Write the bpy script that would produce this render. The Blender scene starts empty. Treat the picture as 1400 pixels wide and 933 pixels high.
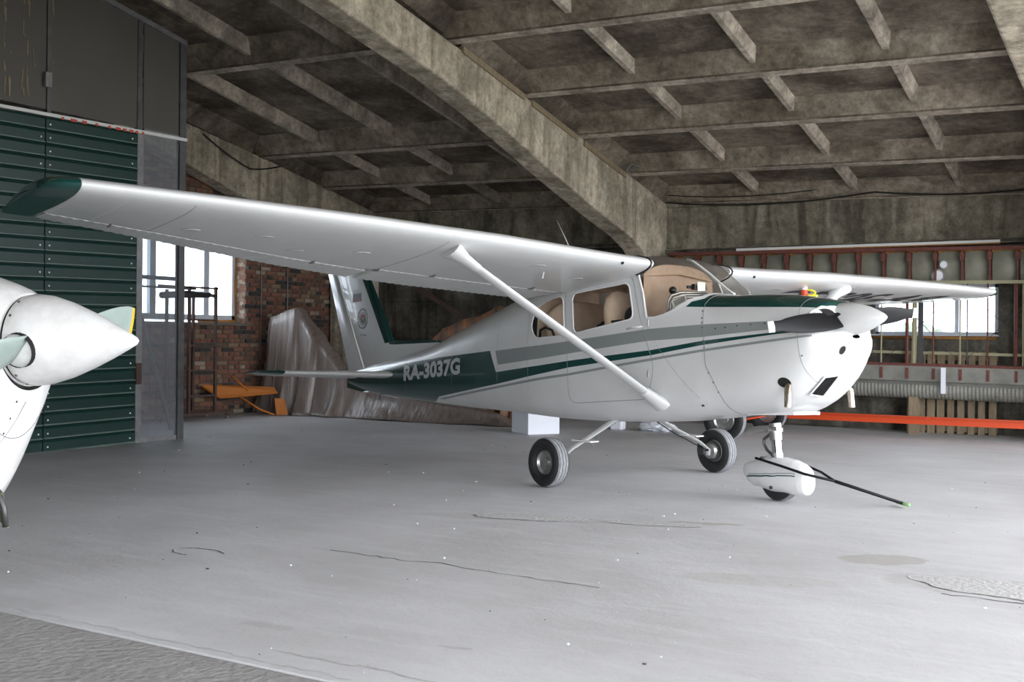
import bpy, bmesh, math, random
from math import sin, cos, pi, radians, sqrt, atan2
from mathutils import Vector, Matrix
from mathutils.geometry import delaunay_2d_cdt
random.seed(7)
S = bpy.context.scene
COL = S.collection
# ---------------------------------------------------------------- camera, sky, light, exposure
cd = bpy.data.cameras.new('camera'); cam = bpy.data.objects.new('camera', cd); COL.objects.link(cam)
RT = Vector((0.856363, 0.516282, 0.009715)); UP = Vector((-0.009276, -0.003431, 0.999951)); FW = Vector((-0.516291, 0.856412, -0.001851))
cam.matrix_world = Matrix(((RT.x, UP.x, -FW.x, 3.05246), (RT.y, UP.y, -FW.y, -9.18648), (RT.z, UP.z, -FW.z, 1.32081), (0, 0, 0, 1)))
cd.sensor_width = 36; cd.lens = 1534.04 / 1400 * 36; cd.clip_end = 500
S.camera = cam
S.view_settings.view_transform = 'Standard'; S.view_settings.look = 'None'
S.view_settings.gamma = 1; S.view_settings.use_curve_mapping = False
S.view_settings.exposure = 1.36
w = bpy.data.worlds.new('overcast_sky'); S.world = w; w.use_nodes = True
wn = w.node_tree; wn.nodes.clear()
wo = wn.nodes.new('ShaderNodeOutputWorld'); wb = wn.nodes.new('ShaderNodeBackground')
tc = wn.nodes.new('ShaderNodeTexCoord'); sx = wn.nodes.new('ShaderNodeSeparateXYZ'); cr = wn.nodes.new('ShaderNodeValToRGB')
cr.color_ramp.elements[0].position = 0.0; cr.color_ramp.elements[0].color = (0.90, 0.935, 1.0, 1)
cr.color_ramp.elements[1].position = 0.6; cr.color_ramp.elements[1].color = (0.94, 0.96, 1.0, 1)
wn.links.new(tc.outputs['Generated'], sx.inputs[0]); wn.links.new(sx.outputs['Z'], cr.inputs[0])
wn.links.new(cr.outputs[0], wb.inputs[0]); wb.inputs[1].default_value = SKY = 3.6
wn.links.new(wb.outputs[0], wo.inputs[0])
def portal(loc, rot, sx_, sy_):
    l = bpy.data.lights.new('daylight_portal', 'AREA'); l.shape = 'RECTANGLE'; l.size = sx_; l.size_y = sy_
    l.cycles.is_portal = True
    o = bpy.data.objects.new('daylight_portal', l); COL.objects.link(o); o.location = loc; o.rotation_euler = rot
portal((7.4, -1.0, 2.5), (0, radians(90), 0), 5.0, 18)      # open gable end, light enters towards -X
portal((3.5, -10.9, 2.0), (radians(90), 0, 0), 7.0, 3.0)    # open side door behind the camera
portal((-11.2, 4.0, 2.2), (0, radians(-90), 0), 1.2, 2.2)
portal((-0.2, 8.4, 1.8), (radians(-90), 0, 0), 1.7, .8)

# ---------------------------------------------------------------- materials
def nt(m): return m.node_tree
def mat(name, col, rough=.6, metal=0, coat=0, noise=None, bump=None, spec=.5, scale_vec=None, alpha=None, extra=None):
    """noise=(scale, dark colour, light colour, contrast) ; bump=(scale, strength)"""
    m = bpy.data.materials.new(name); m.use_nodes = True
    b = m.node_tree.nodes['Principled BSDF']
    b.inputs['Base Color'].default_value = (*col, 1); b.inputs['Roughness'].default_value = rough
    b.inputs['Metallic'].default_value = metal; b.inputs['Specular IOR Level'].default_value = spec
    if coat: b.inputs['Coat Weight'].default_value = coat; b.inputs['Coat Roughness'].default_value = .05
    N, L = m.node_tree.nodes, m.node_tree.links
    t = N.new('ShaderNodeTexCoord'); mp = N.new('ShaderNodeMapping')
    L.new(t.outputs['Object'], mp.inputs[0])
    if scale_vec: mp.inputs['Scale'].default_value = scale_vec
    if noise:
        sc, c1, c2, k = noise
        n = N.new('ShaderNodeTexNoise'); n.inputs['Scale'].default_value = sc; n.inputs['Detail'].default_value = 9
        n.inputs['Roughness'].default_value = .62
        L.new(mp.outputs[0], n.inputs['Vector'])
        r = N.new('ShaderNodeValToRGB'); r.color_ramp.elements[0].position = .5 - k; r.color_ramp.elements[1].position = .5 + k
        r.color_ramp.elements[0].color = (*c1, 1); r.color_ramp.elements[1].color = (*c2, 1)
        L.new(n.outputs[0], r.inputs[0]); L.new(r.outputs[0], b.inputs['Base Color'])
    if bump:
        n2 = N.new('ShaderNodeTexNoise'); n2.inputs['Scale'].default_value = bump[0]; n2.inputs['Detail'].default_value = 6
        L.new(mp.outputs[0], n2.inputs['Vector'])
        bp = N.new('ShaderNodeBump'); bp.inputs['Strength'].default_value = bump[1]; bp.inputs['Distance'].default_value = .02
        L.new(n2.outputs[0], bp.inputs['Height']); L.new(bp.outputs[0], b.inputs['Normal'])
    return m
def glass(name, tint, fac=.12, rough=.02):
    m = bpy.data.materials.new(name); m.use_nodes = True; N, L = m.node_tree.nodes, m.node_tree.links
    N.clear(); o = N.new('ShaderNodeOutputMaterial'); a = N.new('ShaderNodeBsdfTransparent'); g = N.new('ShaderNodeBsdfGlossy')
    a.inputs[0].default_value = (*tint, 1); g.inputs['Roughness'].default_value = rough
    x = N.new('ShaderNodeMixShader'); f = N.new('ShaderNodeLayerWeight'); f.inputs[0].default_value = .5; pw = N.new('ShaderNodeMath'); pw.operation = 'POWER'; pw.inputs[1].default_value = 4; L.new(f.outputs['Facing'], pw.inputs[0])
    ma = N.new('ShaderNodeMath'); ma.operation = 'MULTIPLY_ADD'; ma.inputs[1].default_value = .7; ma.inputs[2].default_value = fac; L.new(pw.outputs[0], ma.inputs[0])
    L.new(ma.outputs[0], x.inputs[0]); L.new(a.outputs[0], x.inputs[1]); L.new(g.outputs[0], x.inputs[2]); L.new(x.outputs[0], o.inputs[0])
    return m
def translucent(name, tint, diff, f1, rough=.5, sv=(3, 60, .4)):
    m = bpy.data.materials.new(name); m.use_nodes = True; N, L = m.node_tree.nodes, m.node_tree.links
    b = N['Principled BSDF']; b.inputs['Base Color'].default_value = (*diff, 1); b.inputs['Roughness'].default_value = rough
    o = N['Material Output']; a = N.new('ShaderNodeBsdfTransparent'); a.inputs[0].default_value = (*tint, 1)
    x = N.new('ShaderNodeMixShader')
    t = N.new('ShaderNodeTexCoord'); mp = N.new('ShaderNodeMapping'); mp.inputs['Scale'].default_value = sv
    n = N.new('ShaderNodeTexNoise'); n.inputs['Scale'].default_value = 1; n.inputs['Detail'].default_value = 4
    L.new(t.outputs['Object'], mp.inputs[0]); L.new(mp.outputs[0], n.inputs['Vector'])
    r = N.new('ShaderNodeMapRange'); r.inputs['To Min'].default_value = f1 - .12; r.inputs['To Max'].default_value = f1 + .12
    L.new(n.outputs[0], r.inputs[0]); L.new(r.outputs[0], x.inputs[0])
    L.new(a.outputs[0], x.inputs[1]); L.new(b.outputs[0], x.inputs[2]); L.new(x.outputs[0], o.inputs[0])
    return m
def concrete(name, c1, c2, stain, sc=1.2, zs=1.0, amount=.5, patt=(3, 3, .5), bstr=.5, lime=None):
    """two-scale mottled concrete with stretched run-down stains"""
    m = mat(name, c2, rough=.9, spec=.2); N, L = m.node_tree.nodes, m.node_tree.links; b = N['Principled BSDF']
    t = N.new('ShaderNodeTexCoord')
    n1 = N.new('ShaderNodeTexNoise'); n1.inputs['Scale'].default_value = sc; n1.inputs['Detail'].default_value = 10; n1.inputs['Roughness'].default_value = .65
    L.new(t.outputs['Object'], n1.inputs['Vector'])
    r1 = N.new('ShaderNodeValToRGB'); r1.color_ramp.elements[0].position = .36; r1.color_ramp.elements[1].position = .64
    r1.color_ramp.elements[0].color = (*c1, 1); r1.color_ramp.elements[1].color = (*c2, 1); L.new(n1.outputs[0], r1.inputs[0])
    mp = N.new('ShaderNodeMapping'); mp.inputs['Scale'].default_value = patt; L.new(t.outputs['Object'], mp.inputs[0])
    n2 = N.new('ShaderNodeTexNoise'); n2.inputs['Scale'].default_value = 1; n2.inputs['Detail'].default_value = 7; n2.inputs['Distortion'].default_value = .6
    L.new(mp.outputs[0], n2.inputs['Vector'])
    r2 = N.new('ShaderNodeValToRGB'); r2.color_ramp.elements[0].position = .46; r2.color_ramp.elements[1].position = .66
    r2.color_ramp.elements[0].color = (0, 0, 0, 1); r2.color_ramp.elements[1].color = (amount, amount, amount, 1); L.new(n2.outputs[0], r2.inputs[0])
    mx = N.new('ShaderNodeMixRGB'); L.new(r2.outputs[0], mx.inputs[0]); L.new(r1.outputs[0], mx.inputs[1]); mx.inputs[2].default_value = (*stain, 1)
    out = mx.outputs[0]
    if lime:
        n3 = N.new('ShaderNodeTexNoise'); n3.inputs['Scale'].default_value = 2.3; n3.inputs['Detail'].default_value = 12; n3.inputs['Roughness'].default_value = .75
        L.new(t.outputs['Object'], n3.inputs['Vector'])
        r3 = N.new('ShaderNodeValToRGB'); r3.color_ramp.elements[0].position = .58; r3.color_ramp.elements[1].position = .70
        r3.color_ramp.elements[0].color = (0, 0, 0, 1); r3.color_ramp.elements[1].color = (.7, .7, .7, 1); L.new(n3.outputs[0], r3.inputs[0])
        m2 = N.new('ShaderNodeMixRGB'); L.new(r3.outputs[0], m2.inputs[0]); L.new(out, m2.inputs[1]); m2.inputs[2].default_value = (*lime, 1); out = m2.outputs[0]
    nf_ = N.new('ShaderNodeTexNoise'); nf_.inputs['Scale'].default_value = 11; nf_.inputs['Detail'].default_value = 12; nf_.inputs['Roughness'].default_value = .8
    L.new(t.outputs['Object'], nf_.inputs['Vector'])
    rf_ = N.new('ShaderNodeValToRGB'); rf_.color_ramp.elements[0].position = .38; rf_.color_ramp.elements[1].position = .62
    rf_.color_ramp.elements[0].color = (.52, .51, .50, 1); rf_.color_ramp.elements[1].color = (1.18, 1.17, 1.15, 1); L.new(nf_.outputs[0], rf_.inputs[0])
    mf_ = N.new('ShaderNodeMixRGB'); mf_.blend_type = 'MULTIPLY'; mf_.inputs[0].default_value = .85; L.new(out, mf_.inputs[1]); L.new(rf_.outputs[0], mf_.inputs[2]); out = mf_.outputs[0]
    L.new(out, b.inputs['Base Color'])
    n4 = N.new('ShaderNodeTexNoise'); n4.inputs['Scale'].default_value = 22; n4.inputs['Detail'].default_value = 9; n4.inputs['Roughness'].default_value = .7
    L.new(t.outputs['Object'], n4.inputs['Vector'])
    bp = N.new('ShaderNodeBump'); bp.inputs['Strength'].default_value = bstr; bp.inputs['Distance'].default_value = .03
    L.new(n4.outputs[0], bp.inputs['Height']); L.new(bp.outputs[0], b.inputs['Normal'])
    return m

M = {}
M['white'] = mat('white_aircraft_paint', (.70, .70, .695), .30, coat=.35, noise=(2.5, (.65, .65, .642), (.73, .73, .725), .25))
M['white_trim'] = mat('white_trim_paint', (.8, .8, .8), .25, coat=.4)
M['green'] = mat('dark_green_aircraft_paint', (.006, .052, .045), .22, coat=.6)
M['grey'] = mat('grey_stripe_paint', (.27, .29, .285), .3, coat=.4)
M['seam'] = mat('panel_seam_grey', (.25, .245, .24), .7)
M['black'] = mat('black_rubber_trim', (.012, .012, .012), .5)
M['dark'] = mat('dark_void', (.01, .009, .008), .9)
M['tyre'] = mat('black_tyre_rubber', (.014, .014, .015), .65, bump=(60, .2))
M['tread'] = mat('grey_tyre_tread', (.32, .33, .34), .85, noise=(30, (.22, .22, .23), (.42, .43, .45), .3))  # pale grey band around the black tyre
M['alu'] = mat('dull_aluminium', (.45, .45, .44), .38, metal=.9, noise=(14, (.30, .29, .27), (.55, .55, .54), .3))
M['chrome'] = mat('polished_oleo_chrome', (.75, .77, .8), .12, metal=1)
M['steel'] = mat('dark_steel', (.10, .10, .10), .45, metal=.7)
M['brass'] = mat('stainless_exhaust_pipe', (.55, .46, .36), .28, metal=.95, noise=(40, (.35, .25, .17), (.75, .70, .62), .3))
M['blade'] = mat('matt_black_propeller_paint', (.008, .008, .009), .5, spec=.18)
M['tan'] = mat('beige_cabin_fabric', (.72, .56, .44), .9, noise=(5, (.60, .45, .34), (.80, .64, .51), .25), bump=(9, .6))
M['tan2'] = mat('brown_beige_screen_fabric', (.33, .235, .17), .9, noise=(4, (.27, .19, .135), (.40, .29, .215), .25), bump=(7, .8))
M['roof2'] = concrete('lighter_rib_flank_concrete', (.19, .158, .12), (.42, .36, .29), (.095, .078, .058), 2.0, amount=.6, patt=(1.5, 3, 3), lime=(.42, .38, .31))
M['panel'] = mat('dark_instrument_cover', (.02, .02, .021), .7)
M['glass'] = glass('cabin_plexiglass', (.93, .92, .89), .015)
M['pane'] = glass('window_pane_glass', (.93, .97, 1.0), .01)
M['paper'] = mat('white_paper_card', (.85, .85, .83), .7)
M['ink'] = mat('dark_ink', (.03, .03, .035), .6)
M['letter'] = mat('silver_grey_lettering', (.52, .53, .54), .4)
M['flagw'] = mat('flag_white', (.62, .62, .62), .4); M['flagb'] = mat('flag_blue', (.012, .016, .07), .4); M['flagr'] = mat('flag_red', (.20, .012, .012), .4)
M['petr'] = mat('emblem_pink', (.45, .08, .14), .5); M['petg'] = mat('emblem_green', (.10, .28, .10), .5); M['ring'] = mat('emblem_ring', (.10, .10, .12), .5)
M['floor'] = None
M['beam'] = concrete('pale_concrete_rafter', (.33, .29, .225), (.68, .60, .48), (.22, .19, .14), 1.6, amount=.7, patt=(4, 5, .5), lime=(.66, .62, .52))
M['roof'] = concrete('dark_roof_concrete', (.095, .076, .058), (.31, .262, .208), (.062, .050, .039), 1.1, amount=.65, patt=(1.0, 1.8, 1.5), lime=(.36, .32, .27))  # darker base tone for the slab plates and ceiling
M['rib'] = concrete('lit_rib_concrete', (.34, .295, .24), (.66, .58, .485), (.17, .15, .12), 3, amount=.5, patt=(2, 2, 2))  # paler slab concrete, light from below painted into the ribs
M['wall'] = concrete('damp_concrete_wall', (.060, .056, .045), (.19, .178, .148), (.030, .028, .022), 1.2, amount=.8, patt=(3.5, 3.5, .6), lime=(.22, .215, .19))
M['wallup'] = concrete('stained_upper_concrete_panel', (.19, .168, .128), (.40, .36, .285), (.075, .068, .05), 1.6, amount=.8, patt=(4, 4, .7))
M['mortar'] = mat('grey_mortar', (.13, .12, .105), .95, noise=(8, (.08, .073, .064), (.19, .175, .155), .3), bump=(30, .8))
BR = [mat('brick_clay_' + n, c, .9, noise=(9, tuple(v * .55 for v in c), tuple(min(1, v * 1.25) for v in c), .3), bump=(40, .5)) for n, c in
      (('red', (.165, .070, .046)), ('orange', (.20, .092, .055)), ('buff', (.21, .14, .088)), ('sooty', (.040, .034, .030)), ('brown', (.12, .068, .046)), ('pale', (.30, .235, .175)))]
M['siding'] = mat('dark_green_siding', (.004, .030, .024), .40, noise=(6, (.003, .024, .019), (.006, .036, .029), .3))
M['dark_frame'] = mat('dark_steel_frame', (.10, .10, .10), .5, metal=.4, noise=(7, (.06, .06, .06), (.15, .15, .15), .3))  # darker tone of the grey frame steel, for the upper storey
M['lip'] = mat('siding_lip_highlight', (.14, .20, .17), .5)  # lighter colour paints the highlight line along each plank lip
M['frame_steel'] = mat('grey_steel_frame', (.22, .22, .225), .5, metal=.4, noise=(7, (.13, .13, .13), (.30, .30, .30), .3))
M['poly'] = translucent('clear_corrugated_polycarbonate', (.80, .84, .88), (.30, .30, .31), .32, .25)
M['polydark'] = translucent('sooty_translucent_sheet', (.55, .54, .52), (.125, .115, .105), .78, .30, (1, 1.2, .8))
M['tape_w'] = mat('white_tape', (.6, .6, .58), .6); M['tape_r'] = mat('red_tape', (.5, .07, .04), .6)
M['pvc'] = mat('white_window_frame', (.50, .53, .58), .35)
M['foam'] = mat('orange_mounting_foam', (.36, .15, .03), .9, noise=(20, (.20, .08, .02), (.50, .24, .06), .3), bump=(30, 1))
M['rust'] = mat('rusty_brown_steel', (.055, .035, .028), .7, noise=(12, (.03, .02, .017), (.10, .055, .04), .3))
M['redox'] = mat('red_oxide_primer', (.13, .035, .025), .7, noise=(14, (.07, .022, .017), (.19, .055, .038), .3))
M['prim'] = mat('green_grey_aircraft_primer', (.22, .22, .165), .6, noise=(3, (.13, .13, .10), (.31, .30, .235), .3))
M['tanrod'] = mat('yellow_green_wing_rod', (.30, .28, .17), .6)
M['skin'] = mat('dull_ribbed_wing_skin', (.22, .22, .19), .55, metal=.2, noise=(4, (.15, .15, .13), (.30, .30, .265), .3))
M['orange'] = mat('bright_orange_paint', (.62, .065, .010), .45)
M['orange2'] = mat('orange_wing_fabric', (.42, .13, .014), .7)
M['wood'] = mat('weathered_pallet_wood', (.25, .19, .115), .85, noise=(5, (.15, .11, .07), (.34, .27, .175), .3), scale_vec=(6, 6, 1))
M['foambox'] = mat('white_polystyrene', (.78, .80, .86), .8, bump=(90, .2))
M['tarp'] = mat('dusty_plastic_sheet', (.17, .14, .12), .36, spec=.6, noise=(1.0, (.12, .085, .065), (.24, .205, .19), .2), bump=(1, 1.0), scale_vec=(14, 9, 1.2))
M['tarp2'] = mat('rust_stained_tarpaulin', (.16, .12, .09), .6, noise=(1.0, (.085, .068, .052), (.34, .13, .045), .16), bump=(1, 1.0), scale_vec=(9, 6, 1.6))
M['mint'] = mat('pale_green_blade_paint', (.33, .40, .36), .45, noise=(9, (.27, .34, .31), (.38, .45, .41), .3))
M['yellow'] = mat('yellow_blade_tip', (.75, .45, .03), .5)
M['whiteplane'] = mat('worn_white_paint', (.80, .80, .80), .3, coat=.3, noise=(12, (.74, .73, .71), (.84, .84, .84), .12))
M['red'] = mat('red_signal_paint', (.7, .03, .015), .5)
M['olive'] = mat('olive_primer', (.11, .105, .05), .7, noise=(20, (.07, .07, .03), (.16, .15, .085), .3))
M['towgreen'] = mat('light_green_grip', (.25, .42, .18), .6)
M['cable'] = mat('black_cable', (.012, .012, .012), .6)
M['canary'] = mat('yellow_tag', (.85, .80, .05), .5)
M['leaf'] = mat('tree_foliage', (.13, .15, .11), .9, noise=(3, (.08, .10, .07), (.18, .20, .15), .3))
M['bark'] = mat('tree_bark', (.10, .08, .06), .9)
M['ground'] = mat('pale_outdoor_ground', (.36, .36, .34), .95, noise=(.4, (.28, .30, .24), (.44, .43, .40), .3))
M['render'] = mat('white_rendered_house', (.7, .7, .7), .9)

def floor_material():
    m = mat('dusty_painted_concrete_floor', (.5, .5, .5), rough=.62, spec=.35); N, L = m.node_tree.nodes, m.node_tree.links; b = N['Principled BSDF']
    t = N.new('ShaderNodeTexCoord')
    def noise(scale, detail, rgh=.6, vec=None, dist=0):
        n = N.new('ShaderNodeTexNoise'); n.inputs['Scale'].default_value = scale; n.inputs['Detail'].default_value = detail; n.inputs['Roughness'].default_value = rgh
        n.inputs['Distortion'].default_value = dist
        L.new(vec or t.outputs['Object'], n.inputs['Vector']); return n
    def ramp(src, p0, c0, p1, c1):
        r = N.new('ShaderNodeValToRGB'); r.color_ramp.elements[0].position = p0; r.color_ramp.elements[1].position = p1
        r.color_ramp.elements[0].color = (*c0, 1); r.color_ramp.elements[1].color = (*c1, 1); L.new(src, r.inputs[0]); return r
    def mix(f, a, c):
        x = N.new('ShaderNodeMixRGB'); L.new(f, x.inputs[0]); L.new(a, x.inputs[1])
        if isinstance(c, tuple): x.inputs[2].default_value = (*c, 1)
        else: L.new(c, x.inputs[2])
        return x.outputs[0]
    base = ramp(noise(.7, 8).outputs[0], .35, (.50, .495, .50), .65, (.61, .607, .62)).outputs[0]
    mp = N.new('ShaderNodeMapping'); mp.inputs['Scale'].default_value = (.7, 5, 1); mp.inputs['Rotation'].default_value = (0, 0, .35); L.new(t.outputs['Object'], mp.inputs[0])
    base = mix(ramp(noise(1.3, 8, .6, mp.outputs[0], .5).outputs[0], .50, (0, 0, 0), .72, (.45, .45, .45)).outputs[0], base, (.68, .68, .69))
    base = mix(ramp(noise(14, 10, .75).outputs[0], .60, (0, 0, 0), .78, (.5, .5, .5)).outputs[0], base, (.36, .35, .34))
    # oil and damp stains: warped ellipses, at their own places on the slab
    wv = noise(3.5, 5, .6); ad = N.new('ShaderNodeVectorMath'); ad.operation = 'MULTIPLY_ADD'; ad.inputs[1].default_value = (.35, .35, 0)
    L.new(wv.outputs['Color'], ad.inputs[0]); L.new(t.outputs['Object'], ad.inputs[2])
    for (x, y, rx, ry, rz, a, c) in ((1.47 + .17, -2.16 + .17, .27, .17, .3, .55, (.36, .34, .30)), (.28, -1.35, .30, .07, .35, .6, (.33, .31, .28)), (.0, -1.6, .12, .05, .3, .5, (.33, .31, .28)),
                                     (2.35, -2.5, .12, .06, 0, .3, (.36, .34, .3)), (1.2, -3.0, .5, .12, .3, .25, (.42, .40, .36)), (-1.0, -1.9, .9, .16, .33, .35, (.42, .41, .40)), (2.2, -2.45, .45, .25, .2, .5, (.42, .405, .39)),
                                     (-.35, -5.2, .16, .05, .3, .3, (.36, .35, .33)), (.55, -5.0, .1, .03, .3, .4, (.36, .35, .33))):
        mm = N.new('ShaderNodeMapping'); mm.vector_type = 'TEXTURE'; mm.inputs['Location'].default_value = (x, y, 0); mm.inputs['Rotation'].default_value = (0, 0, rz); mm.inputs['Scale'].default_value = (rx, ry, 1)
        L.new(ad.outputs[0], mm.inputs[0]); le = N.new('ShaderNodeVectorMath'); le.operation = 'LENGTH'; L.new(mm.outputs[0], le.inputs[0])
        r = ramp(le.outputs['Value'], .85, (a, a, a), 1.15, (0, 0, 0)); base = mix(r.outputs[0], base, c)
    L.new(base, b.inputs['Base Color'])
    bp = N.new('ShaderNodeBump'); bp.inputs['Strength'].default_value = .35; bp.inputs['Distance'].default_value = .02
    L.new(noise(9, 12, .72).outputs[0], bp.inputs['Height']); L.new(bp.outputs[0], b.inputs['Normal'])
    return m
M['floor'] = floor_material()
M['apron'] = mat('rough_apron_concrete', (.30, .29, .28), .9, spec=.2, noise=(2.2, (.265, .258, .25), (.36, .35, .34), .25), bump=(24, .6))
M['crack'] = mat('dark_floor_crack', (.11, .105, .10), .95)
M['patch'] = mat('spalled_floor_patch', (.50, .495, .49), .95, noise=(20, (.44, .435, .43), (.57, .565, .56), .3), bump=(35, .5))
M['edge'] = mat('pale_spall_edge', (.70, .70, .70), .9)

# ---------------------------------------------------------------- mesh helpers
class MB:
    def __init__(s): s.v = []; s.f = []; s.m = []
    def add(s, v, f, mi=0):
        o = len(s.v); s.v += [tuple(p) for p in v]; s.f += [tuple(i + o for i in q) for q in f]; s.m += [mi] * len(f); return s
    def box(s, a, b, mi=0, M4=None):
        (x0, y0, z0), (x1, y1, z1) = a, b
        v = [Vector(p) for p in ((x0, y0, z0), (x1, y0, z0), (x1, y1, z0), (x0, y1, z0), (x0, y0, z1), (x1, y0, z1), (x1, y1, z1), (x0, y1, z1))]
        if M4: v = [M4 @ p for p in v]
        return s.add(v, [(0, 3, 2, 1), (4, 5, 6, 7), (0, 1, 5, 4), (1, 2, 6, 5), (2, 3, 7, 6), (3, 0, 4, 7)], mi)
    def tube(s, pts, r, n=8, mi=0, cap=True, flat=None):
        pts = [Vector(p) for p in pts]; rs = r if isinstance(r, (list, tuple)) else [r] * len(pts)
        t0 = (pts[1] - pts[0]).normalized(); u = t0.orthogonal().normalized()
        if flat: u = Vector(flat[0]); u = (u - t0 * u.dot(t0)).normalized()
        vs = []
        for i, p in enumerate(pts):
            t = ((pts[min(i + 1, len(pts) - 1)] - pts[max(i - 1, 0)])).normalized()
            u = (u - t * u.dot(t)).normalized(); w_ = t.cross(u)
            ry = flat[1] if flat else 1
            vs += [p + u * cos(2 * pi * k / n) * rs[i] + w_ * sin(2 * pi * k / n) * rs[i] * ry for k in range(n)]
        fs = [(i * n + k, i * n + (k + 1) % n, (i + 1) * n + (k + 1) % n, (i + 1) * n + k) for i in range(len(pts) - 1) for k in range(n)]
        if cap: fs += [tuple(range(n - 1, -1, -1)), tuple((len(pts) - 1) * n + k for k in range(n))]
        return s.add(vs, fs, mi)
    def lathe(s, prof, c, ax, n=32, mi=0, close=False):
        """prof: (axial, radius) along ax from c"""
        ax = Vector(ax).normalized(); u = ax.orthogonal().normalized(); w_ = ax.cross(u); c = Vector(c); vs = []
        for a, r in prof: vs += [c + ax * a + (u * cos(2 * pi * k / n) + w_ * sin(2 * pi * k / n)) * r for k in range(n)]
        fs = [(i * n + k, i * n + (k + 1) % n, (i + 1) * n + (k + 1) % n, (i + 1) * n + k) for i in range(len(prof) - 1) for k in range(n)]
        if close: fs += [((len(prof) - 1) * n + k, (len(prof) - 1) * n + (k + 1) % n, (k + 1) % n, k) for k in range(n)]
        return s.add(vs, fs, mi)
    def grid(s, fn, nu, nv, mi=0, wrap=False):
        vs = [fn(i / nu, j / nv) for i in range(nu + 1) for j in range(nv + 1)]
        fs = [(i * (nv + 1) + j, (i + 1) * (nv + 1) + j, (i + 1) * (nv + 1) + j + 1, i * (nv + 1) + j + 1) for i in range(nu) for j in range(nv)]
        return s.add(vs, fs, mi)
    def prism(s, poly, d, mi=0):
        """poly of 3-D points, extruded by vector d"""
        n = len(poly); d = Vector(d); v = [Vector(p) for p in poly] + [Vector(p) + d for p in poly]
        return s.add(v, [tuple(range(n - 1, -1, -1)), tuple(range(n, 2 * n))] + [(i, (i + 1) % n, n + (i + 1) % n, n + i) for i in range(n)], mi)
W = {}
def link(name, me, parent=None, mats=(), label=None, cat=None, group=None, kind=None, smooth=False, recenter=True, local=False):
    o = bpy.data.objects.new(name, me)
    for m in mats:
        if len(me.materials) < len(mats): me.materials.append(m)
    if parent is None and recenter and me and len(me.vertices):
        xs = [v.co for v in me.vertices]; lo = Vector([min(p[i] for p in xs) for i in range(3)]); hi = Vector([max(p[i] for p in xs) for i in range(3)])
        c = Vector(((lo.x + hi.x) / 2, (lo.y + hi.y) / 2, lo.z)); me.transform(Matrix.Translation(-c)); o.location = c
        W[o.name] = None; mw = Matrix.Translation(c)
    else: mw = Matrix.Identity(4)
    if parent is not None:
        o.parent = parent; pw = W.get(parent.name) or Matrix.Identity(4)
        if not local: me.transform(pw.inverted())
        mw = pw
    COL.objects.link(o); W[o.name] = mw
    if smooth:
        for p in me.polygons: p.use_smooth = True
        if smooth is not True: me.set_sharp_from_angle(angle=radians(smooth))
    tag(o, label, cat, group, kind); return o
def tag(o, label=None, cat=None, group=None, kind=None):
    if label: o['label'] = label
    if cat: o['category'] = cat
    if group: o['group'] = group
    if kind: o['kind'] = kind
def mk(name, mb, mats, parent=None, **k):
    me = bpy.data.meshes.new(name); me.from_pydata(mb.v, [], mb.f)
    if not isinstance(mats, (list, tuple)): mats = [mats]
    for m in mats: me.materials.append(m)
    if max(mb.m, default=0): me.polygons.foreach_set('material_index', mb.m)
    bm = bmesh.new(); bm.from_mesh(me); bmesh.ops.recalc_face_normals(bm, faces=bm.faces[:]) if k.pop('recalc', True) else None
    bev = k.pop('bevel', 0)
    if bev:
        eg = [e for e in bm.edges if len(e.link_faces) == 2 and e.calc_face_angle(0) > .5]
        bmesh.ops.bevel(bm, geom=eg, offset=bev, segments=2, affect='EDGES', profile=.5)
    bm.to_mesh(me); bm.free(); me.update()
    return link(name, me, parent, (), **k)
def empty(name, loc, label, cat, group=None, mat4=None, parent=None):
    o = bpy.data.objects.new(name, None); COL.objects.link(o); o.empty_display_size = .2
    o.matrix_world = mat4 or Matrix.Translation(Vector(loc)); W[o.name] = o.matrix_world.copy(); tag(o, label, cat, group); return o
def text_mesh(s_, size, bold=.0, sxk=1.0):
    cu = bpy.data.curves.new('txt', 'FONT'); cu.body = s_; cu.size = size; cu.offset = bold; cu.resolution_u = 3; cu.align_x = 'LEFT'
    o = bpy.data.objects.new('txt', cu); COL.objects.link(o); dg = bpy.context.evaluated_depsgraph_get()
    me = bpy.data.meshes.new_from_object(o.evaluated_get(dg)); bpy.data.objects.remove(o); bpy.data.curves.remove(cu)
    for v in me.vertices: v.co.x *= sxk
    return me
def sub_text(me, step):
    bm = bmesh.new(); bm.from_mesh(me); xs = [v.co.x for v in bm.verts]; ys = [v.co.y for v in bm.verts]
    for lo, hi, ax in ((min(xs), max(xs), 0), (min(ys), max(ys), 1)):
        k = lo + step
        while k < hi:
            co = [0, 0, 0]; no = [0, 0, 0]; co[ax] = k; no[ax] = 1
            bmesh.ops.bisect_plane(bm, geom=bm.verts[:] + bm.edges[:] + bm.faces[:], plane_co=co, plane_no=no); k += step
    bm.to_mesh(me); bm.free(); return me
# ================================================================ THE HANGAR (world axes: X along the slabs, Y across the frames)
XE = 7.2      # open gable end
def ZR(x, y): # underside of the longitudinal slab ribs
    k = 1.835 - y
    z = 4.835 + (.2 * k if y > -1.2 else .2 * 3.035 - .2 * (-1.2 - y))
    return z - .025 * (min(x, 3) + 4.4)
fl = MB().box((-11.6, -5.85, -.2), (12, 8.9, 0)); floor = mk('floor', fl, M['floor'], kind='structure', recenter=False)
ap = MB().box((-11.6, -11.2, -.2), (12, -5.862, -.006)); mk('trim_1', ap, M['apron'], kind='structure', recenter=False)
mk('trim_2', MB().box((-11.6, -5.864, -.2), (12, -5.848, -.02)), M['crack'], kind='structure', recenter=False)
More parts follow.
